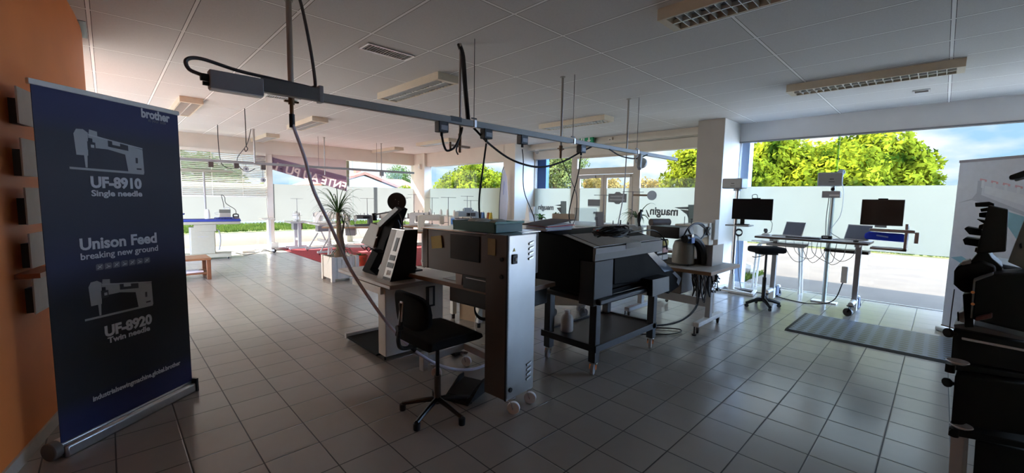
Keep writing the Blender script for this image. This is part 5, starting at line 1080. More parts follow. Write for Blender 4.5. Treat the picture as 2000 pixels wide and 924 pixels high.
for pts_ in ([(1904, 396), (1932, 394), (1942, 398), (1942, 404), (1905, 404)], [(1883, 447), (1888, 443), (1915, 448), (1918, 461), (1893, 458)], [(1880, 468), (1886, 464), (1912, 468), (1910, 482), (1884, 478)], [(1912, 416), (1930, 414), (1928, 426), (1912, 424)], [(1907, 428), (1926, 431), (1922, 437)]):
    kpoly('tension_lever', pts_, DK0+.02, .12, KB, bev=.002)
for pts_ in ([(1914, 408), (1930, 405), (1928, 413), (1916, 414)], [(1912, 440), (1924, 436), (1920, 448), (1910, 448)], [(1905, 484), (1915, 483), (1912, 494), (1903, 492)]):
    kpoly('tension_spring', pts_, DK0+.03, .08, mat('worn_brass', (.25, .2, .14), .35, .7), bev=.002)
kpoly('neck', [(1910, 494), (1930, 493), (1938, 505), (1958, 522), (1955, 560), (1890, 560), (1888, 520)], DK0+.02, .25, KB)
kpoly('head', [(1863, 530), (1870, 519), (1895, 514), (1915, 508), (1945, 520), (1945, 575), (1880, 572), (1862, 556)], DK0, .20, KB, bev=.01)
kpoly('thread_plate', [(1877, 512), (1893, 508), (1897, 515), (1878, 519)], DK0-.005, .10, GREYP)
kpoly('machine_body', [(1903, 545), (1940, 534), (2040, 532), (2040, 660), (1898, 625)], DK0-.05, .5, KB, bev=.01)
kpoly('body_edge', [(1901, 546), (1940, 533), (1941, 537), (1905, 550), (1899, 622), (1895, 622)], DK0-.055, .05, mat('edge_grey', (.20, .20, .20), .35, .5))
b = MB()
for v in (571, 594): b.cyl(kd(1900, v, DK0-.06), kd(1900, v, DK0-.05), .006)
b.build('screw', CHROME, em, w=True)
kpoly('hoop_arm', [(1870, 612), (1882, 608), (1884, 632), (1873, 628)], DK0, .05, GREYP); kpoly('hoop_clip', [(1869, 610), (1872, 610), (1873, 628), (1870, 628)], DK0-.01, .02, KB)
kpoly('needle_bar', [(1880, 575), (1898, 572), (1902, 640), (1884, 640)], DK0+.01, .10, KB)
kpoly('red_lever', [(1905, 620), (1938, 612), (1938, 622), (1906, 628)], DK0-.07, .03, mat('dark_red', (.16, .02, .015), .4))
kpoly('panel_support', [(1944, 513), (2030, 530), (2030, 545), (1960, 536)], DK0+.1, .35, mat('tray_steel', (.30, .34, .40), .3, .6))
kpoly('control_screen', [(1968, 512), (2000, 430), (2030, 432), (2005, 530), (1992, 522)], DK0+.05, .03, mat('grey_green_screen', (.28, .31, .28), .35)); kpoly('screen_button', [(1991, 478), (1995, 474), (1997, 484), (1993, 486)], DK0+.045, .006, KB)
kpoly('thread_guide_bar', [(1970, 345), (1974, 342), (2030, 322), (2030, 336), (1990, 350), (1972, 350)], DK0-.05, .10, KB); kpoly('guide_underside', [(1980, 352), (1990, 350), (2030, 338), (2030, 342), (1985, 354)], DK0-.04, .06, GREYP)
sn = thing('machine_stand', 'black stand with two drawers and clamp knobs under the embroidery machine', 'stand', (2.75, -.35, 0))
def spoly(nm, pix, d0, depth, m_, par=sn, bev=.004):
    b = MB(); extr(b, [kd(u, v, d0) for u, v in pix], HF*depth); return b.build(nm, m_, par, w=True, bevel=bev)
spoly('worktop', [(1862, 634), (1890, 632), (2040, 668), (2040, 678), (1864, 642)], DK0+.02, .5, mat('worktop_bluegrey', (.20, .22, .28), .4))
spoly('upper_box', [(1862, 642), (2040, 676), (2040, 735), (1857, 704)], DK0, .5, mat('stand_navy', (.004, .004, .009), .5, spec=.2), bev=.006)
spoly('light_strip', [(1878, 659), (2040, 690), (2040, 695), (1878, 664)], DK0-.006, .01, mat('light_strip', (.85, .88, .95), .3))
spoly('middle_ledge', [(1853, 712), (1880, 712), (2040, 738), (2040, 747), (1853, 722)], DK0, .4, KB)
spoly('lower_box', [(1865, 733), (2040, 755), (2040, 858), (1857, 828)], DK0-.04, .5, KB, bev=.006)
spoly('lower_ledge', [(1853, 842), (1862, 838), (2040, 872), (2040, 885), (1853, 850)], DK0-.03, .5, KB)
for u, v in ((1870, 713), (1877, 838)):
    MB().lathe(kd(u, v-3, DK0-.05), [(.026, 0), (.036, .008), (.034, .012), (.02, .006)], n=24).build('chrome_dish', mat('polished_white', (.75, .78, .82), .2, .4), sn, w=True)
    MB().cyl(kd(u-14, v+5, DK0-.02)-V((0, 0, .02)), kd(u-14, v+5, DK0-.02)+V((0, 0, .015)), .016).build('clamp', KB, sn, w=True)
for u, v in ((1852, 650), (1850, 747)):
    b = MB(); b.cyl(kd(u-3, v, DK0), kd(u+3, v, DK0), .020).cyl(kd(u, v, DK0), kd(u+16, v+3, DK0), .008); b.build('clamp_knob', KB, sn, w=True, bevel=.003)
for x, y, lean in ((0, 0, .05), (.16, .16, -.05), (.48, .5, 0), (.52, -.2, 0)):
    p_ = kd(1872, 850, DK0)+CR*x+HF*y; MB().bar((p_.x, p_.y, p_.z+.1), (p_.x+lean, p_.y-lean*.5, 0), .045, .035).build('leg', GREYP if x < .3 else KB, sn, w=True, bevel=.003)
spoly('rear_panel', [(1905, 860), (2040, 888), (2040, 1010), (1895, 1000)], DK0+.05, .4, KB)
cable('machine_thread', [kd(1864, 565, 1.85), kd(1858, 610, 1.85), kd(1854, 648, 1.82)], .002, DARKG, 'thin dark thread line running down to the clamp knob of the stand', 'thread', 0)

# ------------------------------------------------------------------ back of the showroom
cp_ = thing('carpet', 'deep red carpet under the sewing stations at the back', 'carpet', (5.3, 10.2, 0)); MB().box(-1.9, -2.3, .002, 1.9, 2.4, .008).build('pile', stripes_noise('red_carpet', (.30, .018, .03), (.42, .035, .045), 40), cp_); MB().box(-1.92, -2.32, .0, 1.92, 2.42, .004).build('backing', mat('carpet_backing', (.14, .02, .025), .9), cp_)
# planter with a ponytail palm
pl_ = thing('planter', 'white wooden planter box on short feet holding the palm', 'planter', (2.98, 7.52, 0))
b = MB(); w_ = .215
for s_ in (-1, 1):
    for k in range(6):
        y = -w_+k*w_/3; b.box(s_*w_-.012, y+.002, .05, s_*w_+.012, y+w_/3-.002, .43); b.box(y+.002, s_*w_-.012, .05, y+w_/3-.002, s_*w_+.012, .43)
b.build('slats', mat('planter_white', (.66, .64, .60), .6), pl_); MB().box(-w_+.013, -w_+.013, .06, w_-.013, w_-.013, .39).build('soil', SOIL, pl_)
for sx in (-1, 1):
    for sy in (-1, 1): MB().box(sx*w_-.03, sy*w_-.03, 0, sx*w_+.03, sy*w_+.03, .44).build('corner_post', mat('planter_white', (.66, .64, .60)), pl_, bevel=.004)
pa = thing('ponytail_palm', 'ponytail palm with thin arching leaves in the white planter', 'palm', (2.98, 7.52, .39))
MB().tube([(0, 0, 0), (.01, -.01, .25), (-.005, .01, .55), (-.02, .0, .82)], lambda q: .07*(1-q)**1.6+.032, n=12).build('trunk', TRUNK, pa)
MB().tube([(0.02, 0, .2), (.06, .03, .4), (.10, .05, .62)], .018, n=8).build('stem', TRUNK, pa)
def arc_leaves(par, c, n, L0, L1, up, w, m_, nm='leaf', tilt=1.0):
    for i in range(n):
        a = random.uniform(0, 2*PI); L_ = random.uniform(L0, L1); u_ = random.uniform(.25, 1)*up; b = MB(); pts = []
        for k in range(7):
            t = k/6; r_ = L_*t*(1-.12*t)*tilt; z = u_*L_*1.5*t-1.15*L_*t*t*(1.0)
            pts.append(V(c)+V((math.cos(a)*r_, math.sin(a)*r_, z)))
        sd = V((-math.sin(a), math.cos(a), 0)); prev = None
        for k, p in enumerate(pts):
            ww = w*(1-(k/6)**2*.9); v1, v2, v3 = b.bm.verts.new(p+sd*ww), b.bm.verts.new(p-V((0, 0, ww*.6))), b.bm.verts.new(p-sd*ww)
            if prev: b.bm.faces.new((prev[0], prev[1], v2, v1)); b.bm.faces.new((prev[1], prev[2], v3, v2))
            prev = (v1, v2, v3)
        b.build(nm, m_, par)
arc_leaves(pa, (-.02, 0, .80), 74, .42, .68, 1.25, .008, LEAF, tilt=.85)
arc_leaves(pa, (.10, .05, .62), 22, .3, .48, 1.0, .007, LEAF, tilt=.8)
arc_leaves(pa, (.02, -.02, .12), 26, .25, .45, 1.0, .008, LEAF, tilt=.9)
rp = thing('potted_plant', 'dark leaved plant in a round red pot on the red carpet', 'plant', (3.80, 8.50, .008)); MB().lathe((0, 0, 0), [(.10, 0), (.135, .22), (.145, .225), (.145, .26), (.12, .255), (.12, .22)], n=24).build('pot', TERRA, rp); MB().cyl((0, 0, .2), (0, 0, .235), .118).build('soil', SOIL, rp)
arc_leaves(rp, (0, 0, .23), 22, .14, .24, .8, .014, LEAF)
# generic station pieces
IRON_W = mat('station_white', (.42, .41, .39), .4)
def table(name, x, y, rz, L_, Dp, lb, m_, zt=.78, legm=IRON_W, style='T'):
    t = thing(name, lb, 'table', (x, y, .008), rz)
    tp_ = MB().box(-L_/2, 0, zt-.038, L_/2, Dp, zt).build('tabletop', m_, t, bevel=.004); MB().box(-L_/2+.003, .003, zt, L_/2-.003, Dp-.003, zt+.003).build('top_surface', LAMIN, tp_)
    for s_ in (-1, 1):
        x_ = s_*(L_/2-.12)
        if style == 'A':
            b = MB(); b.bar((x_, Dp*.5, zt-.04), (x_, .03, .08), .04, .03).bar((x_, Dp*.5, zt-.3), (x_, Dp-.05, .08), .04, .03); b.build('leg', legm, t, bevel=.004)
        else: MB().box(x_-.03, Dp*.5-.04, .1, x_+.03, Dp*.5+.04, zt-.04).build('leg', legm, t, bevel=.004)
        MB().box(x_-.03, -.02, .05, x_+.03, Dp+.02, .10).build('foot_bar', legm, t, bevel=.006)
        for yy in (.03, Dp-.03): caster(t, x_, yy, .022, h=.055)
    MB().box(-L_/2+.12, Dp*.5-.015, .26, L_/2-.12, Dp*.5+.015, .33).build('stretcher', legm, t)
    MB().box(-.12, .15, zt-.22, .10, Dp-.12, zt-.04).build('motor', mat('motor_grey', (.2, .2, .2), .45), t, bevel=.01)
    return t
def machine(base_z, x, y, rz, lb, m_=OFFW, acc=GREYP, s_=1.0, stand=True, cat='sewing machine'):
    t = thing('sewing_machine', lb, cat, (x, y, base_z), rz)
    b = MB(); b.prism([(-.26, 0), (.24, 0), (.24, .27), (.19, .30), (-.20, .30), (-.26, .27), (-.27, .12), (-.19, .12), (-.18, .19), (.10, .19), (.12, .05), (-.26, .04)], 'y', -.075, .075); b.build('body', m_, t, M=Matrix.Scale(s_, 4), bevel=.014)
    MB().box(-.265, -.08, .13, -.18, .08, .285).build('face_plate', mat('machine_cream', (.58, .55, .47), .4), t, M=Matrix.Scale(s_, 4), bevel=.008)
    MB().cyl((.24, 0, .22), (.285, 0, .22), .06, n=18).build('handwheel', acc, t, M=Matrix.Scale(s_, 4), bevel=.006)
    MB().cyl((-.225, 0, .02), (-.225, 0, .13), .008).build('needle_bar', ALU, t, M=Matrix.Scale(s_, 4))
    p = MB().box(-.02, -.085, .20, .16, -.075, .27).build('control_panel', acc, t, M=Matrix.Scale(s_, 4), bevel=.003); MB().box(.0, -.088, .215, .08, -.085, .26).build('display', SCREEN, p, M=Matrix.Scale(s_, 4))
    for x_, h_, r_ in ((-.08, .35, .006), (.02, .36, .009), (.12, .33, .012)): MB().cyl((x_, 0, .30), (x_, 0, h_), r_).build('thread_guide', DARKG, t, M=Matrix.Scale(s_, 4))
    return t
def thread_stand(x, y, z, rz, h, lb, n=2):
    t = thing('thread_stand', lb, 'thread stand', (x, y, z), rz)
    MB().cyl((0, 0, 0), (0, 0, h), .007).build('pole', MIDG, t); MB().box(-.02, -.02, 0, .02, .02, .03).build('clamp', MIDG, t); MB().bar((-.16, 0, h-.01), (.17, 0, h-.01), .022, .008).build('thread_arm', MIDG, t); MB().bar((-.13, 0, .16), (.13, 0, .16), .02, .008).build('cone_rest', MIDG, t)
    for k, s2 in enumerate((-1, 1)): MB().cyl((s2*.09, 0, .16), (s2*.09, 0, .28), .003, n=6).build('spindle', ALU, t)
    return t
WED = mat('wood_edge', (.30, .18, .10), .5)
a30 = R(-30)
S1 = table('sewing_table', 3.95, 12.2, R(88), .62, .5, 'narrow white table nearest the back post, seen end on', IRON_W)
S2 = table('sewing_table', 4.35, 11.25, R(88), 1.2, .6, 'white long table behind the palm with an A shaped leg', IRON_W, style='A')
S3 = table('sewing_table', 4.02, 9.55, a30, 1.2, .6, 'wood edged table standing just behind the palm', WED, style='A')
S4 = table('sewing_table', 5.35, 9.15, a30, 1.5, .6, 'wood edged table behind the black disc machine', WED)
S5 = table('sewing_table', 5.15, 7.25, a30, 1.25, .6, 'wood edged table with drawers nearest the stainless machine', WED)
S6 = table('sewing_table', 6.22, 7.93, a30, 1.0, .6, 'wooden table carrying the cartons and the grey post machine', WED)
zt = .795
def on(tb, lx, ly): return mw(tb) @ V((lx, ly, 0))
p = on(S1, .05, .25); machine(zt, p.x, p.y, R(60), 'small pale machine on the narrow table nearest the back post', s_=.75); 
p = on(S1, -.2, .3); thread_stand(p.x, p.y, zt, R(10), .62, 'thin thread stand on the narrow table nearest the back post')
p = on(S2, -.1, .3); machine(zt, p.x, p.y, R(150), 'pale machine left of the palm leaves on the white long table', CREAM, s_=.95)
p = on(S2, .42, .3); t = thing('bucket', 'white round tub at the far end of the white long table', 'tub', (p.x, p.y, zt)); MB().lathe((0, 0, 0), [(.11, 0), (.13, .2), (.135, .2), (.12, .19)], n=22).build('body', WHITE, t); MB().tube([(-.13, 0, .19), (-.08, 0, .10), (.08, 0, .10), (.13, 0, .19)], .004).build('handle', GREYP, t)
p = on(S3, -.28, .32); machine(zt, p.x, p.y, a30, 'cream machine right beside the lilac hose on the table behind the palm', CREAM, s_=.9)
p = on(S3, .28, .32); machine(zt, p.x, p.y, a30+R(8), 'dark machine half hidden by the palm leaves', DARKG, BLACK, s_=.85)
p = on(S3, .35, .5); thread_stand(p.x, p.y, zt, a30, .66, 'thread stand rising behind the palm crown')
p = on(S4, -.45, .32); machine(zt, p.x, p.y, a30+PI, 'cream tall machine between the palm and the black disc machine', CREAM, s_=1.0)
p = on(S4, -.2, .50); thread_stand(p.x, p.y, zt, a30, .68, 'thread stand left of the black disc, left one of a close pair')
p = on(S4, -.12, .38); thread_stand(p.x, p.y, zt, a30, .70, 'thread stand left of the black disc, right one of a close pair')
p = on(S4, .12, .5); thread_stand(p.x, p.y, zt, a30, .78, 'tallest thread stand just left of the black disc')
p = on(S4, .25, .3); machine(zt, p.x, p.y, a30+PI, 'white machine partly behind the round black disc', OFFW, s_=1.05)
p = on(S4, .58, .5); thread_stand(p.x, p.y, zt, a30, .70, 'thread stand right of the black disc beside the corner column')
p = on(S4, -.62, .2); t = thing('fabric_bundle', 'teal cloth bundle lying on the table left of the black disc', 'cloth', (p.x, p.y, zt)); b = MB(); b.sph((0, 0, .04), .07, (1.3, 1, .6)).sph((.05, .03, .05), .05, (1.2, 1, .7)); b.build('cloth', mat('teal_cloth', (.06, .24, .22), .9), t)
p = on(S5, -.35, .33); machine(zt, p.x, p.y, a30+PI, 'long cream machine just right of the black disc', CREAM, s_=1.1)
p = on(S5, .05, .45); thread_stand(p.x, p.y, zt, a30, .72, 'thread stand with a pale tag before the corner column')
p = on(S5, .34, .33); machine(zt, p.x, p.y, a30, 'small grey white machine above the drawers', OFFW, s_=.8)
p = on(S5, .55, .45); thread_stand(p.x, p.y, zt, a30, .66, 'thread stand at the right end of the table with drawers')
p = on(S5, .1, .2); t = thing('blue_tin', 'upright white and blue tin on the table with drawers', 'tin', (p.x, p.y, zt)); MB().box(-.05, -.04, 0, .05, .04, .30).build('body', OFFW, t, bevel=.008); MB().box(-.045, -.042, .14, .045, -.04, .26).build('label', mat('tin_blue', (.12, .30, .65), .5), t)
p = on(S5, -.15, .18); t = thing('cable_pile', 'flat pile of black cables on the wood edged table', 'cables', (p.x, p.y, zt)); b = MB()
for k in range(6): b.tube([V((math.cos(a)*(.16-.015*k), math.sin(a)*(.09-.006*k), .012+.014*k)) for a in [2*PI*i/10 for i in range(11)]], .009, sm=3, n=6)
b.build('cable', BLACK, t)
dr = thing('drawer_unit', 'dark open tray unit with light shelves under the table with drawers', 'drawers', tuple(on(S5, .42, .12))[:2]+(.008,), a30)
MB().box(-.16, .13, .10, .16, .145, .70).box(-.17, -.12, .10, -.15, .145, .70).box(.15, -.12, .10, .17, .145, .70).box(-.17, -.12, .08, .17, .145, .10).build('carcass', BLACK, dr)
for k in range(4): MB().box(-.148, -.13, .18+k*.13, .148, .12, .20+k*.13).build('tray', OFFW, dr, bevel=.003)
p = on(S6, .0, .3)
for k, (dx, w2, h2, lb) in enumerate(((-.26, .30, .15, 'left brown carton under the grey post machine'), (.06, .34, .15, 'right brown carton under the grey post machine'))):
    q_ = on(S6, dx, .10); t = thing('carton', lb, 'box', (q_.x, q_.y, zt), a30, 'cartons on the wooden table'); MB().box(-w2/2, 0, 0, w2/2, .3, h2).build('box', CARD, t, bevel=.003); MB().box(-.02, -.001, .0, .02, .301, h2+.001).build('tape', mat('tape_brown', (.26, .18, .10), .4), t)
q_ = on(S6, -.1, .26); t = thing('black_tray', 'flat black tray on top of the brown cartons', 'tray', (q_.x, q_.y, zt+.151), a30); MB().box(-.17, -.12, 0, .17, .12, .05).build('body', BLACK, t, bevel=.012); MB().box(-.18, -.13, .045, .18, .13, .055).build('rim', BLACK, t)
q_ = on(S6, .05, .52); gm = machine(zt, q_.x, q_.y, a30, 'large blue grey post machine standing behind the cartons', mat('blue_grey_machine', (.30, .36, .40), .4), DARKG, s_=1.25); 
MB().box(-.08, -.06, .36, .12, .06, .46).build('thread_box', mat('blue_grey_machine', (.30, .36, .40)), gm, bevel=.006); MB().cyl((.0, 0, .46), (0, 0, .76), .006).build('post', MIDG, gm); MB().bar((-.16, 0, .75), (.16, 0, .75), .02, .008).build('thread_arm', MIDG, gm)
# window sill spools and jars
cols = [('white', WHITE)]*7+[('dark brown', mat('spool_brown', (.05, .03, .03), .7)), ('black', BLACK), ('beige', mat('spool_beige', (.48, .32, .26), .7)), ('navy', NAVY), ('blue', BLUEP), ('rust', mat('spool_rust', (.35, .12, .05), .7)), ('yellow', mat('spool_yellow', (.70, .50, .06), .7))]
ys = [11.5, 10.9, 10.55, 10.2, 9.95, 9.75, 9.55, 9.32, 9.20, 9.08, 8.96, 8.86, 8.64, 8.54]
for (cn, m_), y in zip(cols, ys):
    t = thing('thread_cone', f'{cn} thread cone in the row on the side window sill', 'thread cone', (7.48, y, .94), 0, f'{cn} thread cones on the sill')
    if cn == 'white': t['label'] = 'white thread cone standing on the sill of the side window'
    MB().cyl((0, 0, 0), (0, 0, .17), .055, .036, n=16).build('thread', m_, t); MB().cyl((0, 0, -.0), (0, 0, .20), .018, .014).build('core', CREAM, t)
t = thing('feather_flag', 'white feather flag standing in front of the pier, left of the counter', 'flag', (7.45, 8.12, 0))
MB().tube([(0, 0, .02), (-.02, .03, 1.2), (.02, -.01, 2.1), (.05, -.05, 2.33)], .010).build('pole', DARKG, t); MB().box(-.18, -.18, 0, .18, .18, .02).build('base', BLACK, t)
b = MB(); extr(b, [V((-.01, .02, .85)), V((-.01, .03, 1.3)), V((.01, .0, 1.9)), V((.05, -.05, 2.32)), V((.10, -.13, 2.05)), V((.12, -.16, 1.5)), V((.10, -.14, .85))], (.004, .004, 0)); b.build('cloth', FLAGF, t); MB().bar((.05, -.05, 1.6), (.06, -.07, 1.95), .03, .008).build('print', mat('flag_blue_print', (.35, .42, .68), .7), t)
# reception counter between the printer and the entrance
kt = thing('reception_counter', 'white reception counter in front of the entrance, behind the printer', 'counter', (6.1, 3.85, 0))
MB().box(0.05, .05, 0, 1.15, 2.6, 1.01).build('body', mat('counter_white', (.55, .58, .60), .5), kt, bevel=.006); MB().box(0, 0, 1.01, 1.2, 2.65, 1.05).build('countertop', mat('counter_top', (.66, .68, .66), .35), kt, bevel=.004); MB().box(.055, .055, 0, 1.14, 2.59, .06).build('plinth', DARKG, kt)
zc = 1.05
p = at(1034, 431, z=zc); t = thing('sculpture', 'white folded paper like sculpture at the left end of the counter', 'sculpture', (p.x, p.y, zc)); b = MB(); hexa(b, [V(q) for q in ((-.07, -.07, .02), (.08, -.09, .02), (.08, .07, .02), (-.07, .07, .02), (-.05, .02, .38), (-.04, .01, .38), (-.04, .03, .38), (-.05, .03, .38))]); b.build('prism', WHITE, t); MB().cbox((.05, -.05, .22), (.08, .06, .16), (R(10), R(-14), .3)).build('wing', WHITE, t, bevel=.01); MB().box(-.11, -.11, 0, .11, .11, .02).build('base', WHITE, t)
def bush(nm, u, v, lb, h, n, m_, potm, r_=.05, z=zc, lw=.02, L0=.10, L1=.18):
    p = at(u, v, z=z); t = thing(nm, lb, 'plant', (p.x, p.y, z)); MB().lathe((0, 0, 0), [(r_*.8, 0), (r_, h), (r_*1.05, h), (r_*.85, h-.01)], n=18).build('pot', potm, t); MB().cyl((0, 0, h-.03), (0, 0, h-.012), r_*.84).build('soil', SOIL, t); arc_leaves(t, (0, 0, h-.01), n, L0, L1, 1.3, lw, m_); return t
bush('potted_plant', 1056, 429, 'bright green broad leaved plant on the counter beside the white sculpture', .05, 16, LEAFL, DARKG, lw=.035)
p = at(1100, 430, z=zc); t = thing('planter_crate', 'long brown wooden crate with dry plants on the counter', 'crate', (p.x, p.y, zc), R(-45)); b = MB(); b.box(-.23, -.09, 0, .23, .09, .015).box(-.23, -.10, 0, .23, -.085, .14).box(-.23, .085, 0, .23, .10, .14).box(-.24, -.10, 0, -.225, .10, .14).box(.225, -.10, 0, .24, .10, .14); b.build('box', CARD, t, bevel=.003); MB().box(-.224, -.084, .016, .224, .084, .11).build('soil', SOIL, t)
arc_leaves(t, (-.16, 0, .11), 10, .06, .12, 1.2, .02, LEAF); arc_leaves(t, (-.05, 0, .11), 8, .05, .10, 1.2, .02, LEAF)
bush('orchid', 1244, 440, 'tall slim leaved plant in a pale pot before the entrance door', .14, 18, LEAF, mat('pale_pot', (.50, .56, .54), .4), .05, 1.05, .016, .24, .46)
# sewing station between printer and entrance
S7 = table('sewing_table', 5.6, 3.05, R(-44), 1.1, .6, 'table behind the printer carrying boxy cream machines', WED)
MC = mat('boxy_cream', (.42, .39, .34), .45)
p = on(S7, -.25, .3); m7 = machine(zt, p.x, p.y, R(-44), 'taupe boxy machine just behind the black cable tangle', MC, GREYP, s_=1.15)
p = on(S7, .28, .25); t = thing('control_tower', 'cream upright box with a dark roll on top, left of the programmable machine', 'machine', (p.x, p.y, zt), R(-44)); MB().box(-.09, -.10, 0, .09, .10, .34).build('body', MC, t, bevel=.008); MB().box(-.02, -.103, .15, .0, -.10, .22).build('slot', BLACK, t); MB().cyl((-.06, .0, .39), (.26, .12, .39), .055, n=18).build('fabric_roll', mat('dark_roll', (.06, .04, .035), .7), t)
p = on(S7, -.45, .5); thread_stand(p.x, p.y, zt, R(-44), .80, 'thread stand standing behind the cable tangle, left of the clip lamp')
p = on(S7, .0, .5); ts = thread_stand(p.x, p.y, zt, R(-44), .86, 'thread stand with a wooden arm and round white disc before the entrance'); MB().bar((0, 0, .80), (.30, 0, .80), .012, .03).build('wood_arm', WOOD, ts); MB().cyl((.30, -.01, .80), (.30, .01, .80), .075, n=24).build('disc', WHITE, ts)
p = on(S7, .12, .46); t = thing('desk_lamp', 'black curved lamp silhouette before the entrance door frame', 'lamp', (p.x, p.y, zt)); b = MB(); b.tube([(0, 0, .02), (.02, 0, .2), (-.03, 0, .38), (-.01, 0, .50), (.03, 0, .56)], lambda q: .018+.02*abs(math.sin(q*7))); b.build('arm', BLACK, t); MB().cyl((0, 0, 0), (0, 0, .02), .06).build('base', BLACK, t)
for k, (lx, lb) in enumerate(((-.1, 'left white thread spool before the taupe boxy machine'), (.02, 'right white thread spool before the taupe boxy machine'))):
    p = on(S7, lx, .06); t = thing('thread_spool', lb, 'thread spool', (p.x, p.y, zt), 0, 'white spools behind the printer'); MB().cyl((0, 0, .01), (0, 0, .26), .028).build('thread', WHITE, t); MB().cyl((0, 0, 0), (0, 0, .012), .035).cyl((0, 0, .25), (0, 0, .262), .035).build('flange', GREYP, t)
# cream pedestal machine seen under the printer
t = thing('machine_pedestal', 'cream rounded machine pedestal with big castors, seen under the printer', 'pedestal', (4.25, 3.35, 0), R(-44))
MB().prism([(-.22, .16), (.20, .16), (.26, .22), (.26, .28), (-.26, .34), (-.28, .22)], 'y', -.16, .16).build('base', CREAM, t, bevel=.02); MB().box(-.16, -.10, .32, .02, .10, .60).build('column', CREAM, t, bevel=.02)
for x, y in ((-.2, -.12), (.2, -.12), (-.2, .12), (.2, .12)): caster(t, x, y, .06, MIDG, GREYP, h=.165, rz=R(30))
MB().box(-.30, -.2, .60, .32, .22, .64).build('tabletop', OFFW, t, bevel=.006)
MB().tube([(.1, -.15, .62), (.0, -.2, .4), (.15, -.22, .25), (.3, -.2, .45), (.3, -.1, .62)], .01).build('cable', BLACK, t)
# ironing station at the back left
IRC = mat('iron_cream', (.27, .25, .18), .5); IRW = mat('iron_white', (.33, .32, .29), .5)
ir = thing('ironing_table', 'steam ironing table with navy padded top and cream cabinet before the blind', 'ironing table', (1.55, 11.75, 0), R(-10))
MB().box(-.95, -.19, .80, .72, .19, .865).build('tray', IRC, ir, bevel=.01); MB().prism([(-.95, .865), (.74, .865), (.72, .92), (-.95, .92)], 'y', -.20, .20).build('padded_top', NAVY, ir, bevel=.012)
cb2 = MB().box(-.22, -.16, .13, .22, .16, .74).build('cabinet', IRC, ir, bevel=.008); MB().box(-.25, -.13, .13, -.22, .13, .74).build('side_cover', IRW, ir); MB().box(-.16, -.165, .64, .25, .16, .80).build('neck', IRC, ir, bevel=.006)
b = MB()
for k, w3 in enumerate((.02, .012, .014, .03, .012, .012, .014, .008, .02)): b.box(-.09+k*.021, -.162, .52, -.09+k*.021+w3*.7, -.16, .535)
b.build('printed_mark', MIDG, cb2)
MB().box(-.42, -.22, .045, .52, .22, .13).build('base', IRC, ir, bevel=.006); MB().box(-.45, -.24, .0, .1, .24, .045).build('foot', IRW, ir); MB().tube([(.22, -.1, .68), (.30, -.1, .64), (.32, -.1, .45), (.29, -.1, .2)], .016).build('steam_hose', IRW, ir)
for x in (-.35, .45): caster(ir, x, -.18, .02, h=.05)
MB().box(-.95, -.12, 1.02, -.32, .12, 1.05).build('sleeve_board', NAVY, ir, bevel=.008); MB().box(-.95, -.09, .955, -.38, .09, .985).box(-.55, -.05, .985, -.45, .05, 1.02).box(-.9, -.05, .92, -.8, .05, .955).build('board_arm', GREYP, ir)
MB().cyl((.06, .12, .92), (.06, .12, 2.02), .022).build('lamp_pole', IRW, ir); MB().lathe((.09, .10, .92), [(.05, 0), (.055, .10), (.04, .2), (.025, .22)]).build('water_bottle', OFFW, ir); MB().prism([(-.62, 1.99), (.62, 1.99), (.62, 2.04), (.1, 2.06), (-.1, 2.06), (-.62, 2.04)], 'y', .08, .16).build('lamp_bar', IRC, ir, bevel=.004)
p = mw(ir) @ V((.42, 0, .92)); t = thing('steam_boiler', 'square steel steam boiler standing on the right end of the ironing table', 'boiler', tuple(p), R(-10)); MB().box(-.10, -.09, .0, .12, .09, .21).build('body', mat('boiler_steel', (.36, .34, .28), .35, .5), t, bevel=.008); MB().box(-.10, -.092, .14, .12, .092, .215).build('control_head', mat('boiler_dark', (.10, .10, .08), .4), t); MB().tube([(0, 0, .21), (0, 0, .26), (.1, 0, .26), (.1, 0, .21)], .007, sm=2).build('handle', GREYP, t); MB().tube([(-.10, 0, .08), (-.17, 0, .11), (-.18, 0, .14), (-.10, 0, .15)], .006).build('side_handle', GREYP, t)
p = mw(ir) @ V((.64, 0, .92)); t = thing('steam_iron', 'small dark steam iron on the tip of the ironing table', 'iron', tuple(p), R(-10)); MB().prism([(-.06, 0), (.08, 0), (.06, .03), (-.06, .03)], 'y', -.04, .04).build('sole', ALU, t); MB().tube([(-.05, 0, .03), (-.045, 0, .10), (.04, 0, .10), (.05, 0, .03)], .014).build('handle', BLACK, t); MB().box(-.05, -.03, .03, .05, .03, .06).build('body', DARKG, t, bevel=.01)
p = mw(ir) @ V((.3, 0, .92)); cable('iron_cable', [(p.x+.12, p.y, p.z+.2), (p.x+.11, p.y, p.z+.35), (p.x+.08, p.y, p.z+.55), (p.x+.14, p.y, p.z+.50), (p.x+.16, p.y, p.z+.36), (p.x+.33, p.y, p.z+.22), (p.x+.35, p.y-.02, p.z+.12)], .007, BLACK, 'black iron cable looping above the steam boiler')
b = MB(); p = mw(ir) @ V((.35, -.14, .925))
for k in range(12): b.tube([V(p)+V((k*.03-.13, random.uniform(-.02, .02), .01)), V(p)+V((k*.03-.11, random.uniform(-.02, .02), .03)), V(p)+V((k*.03-.08, random.uniform(-.02, .02), .01))], .009, n=6)
tag(b.build('braided_hose', NAVY), 'dark blue braided hose heaped along the front of the ironing table', 'hose')
it = thing('side_stand', 'white T shaped stand with castors right of the ironing table', 'stand', (3.02, 12.2, 0)); MB().box(-.03, -.03, .08, .03, .03, .86).build('column', WHITE, it, bevel=.004); MB().box(-.20, -.16, .86, .10, .16, .89).build('top', CREAM, it, bevel=.004); MB().box(-.035, -.25, .04, .035, .25, .09).build('foot_bar', WHITE, it, bevel=.006)
for y in (-.2, .2): caster(it, .02, y, .045, BLACK, BLACK, h=.11)
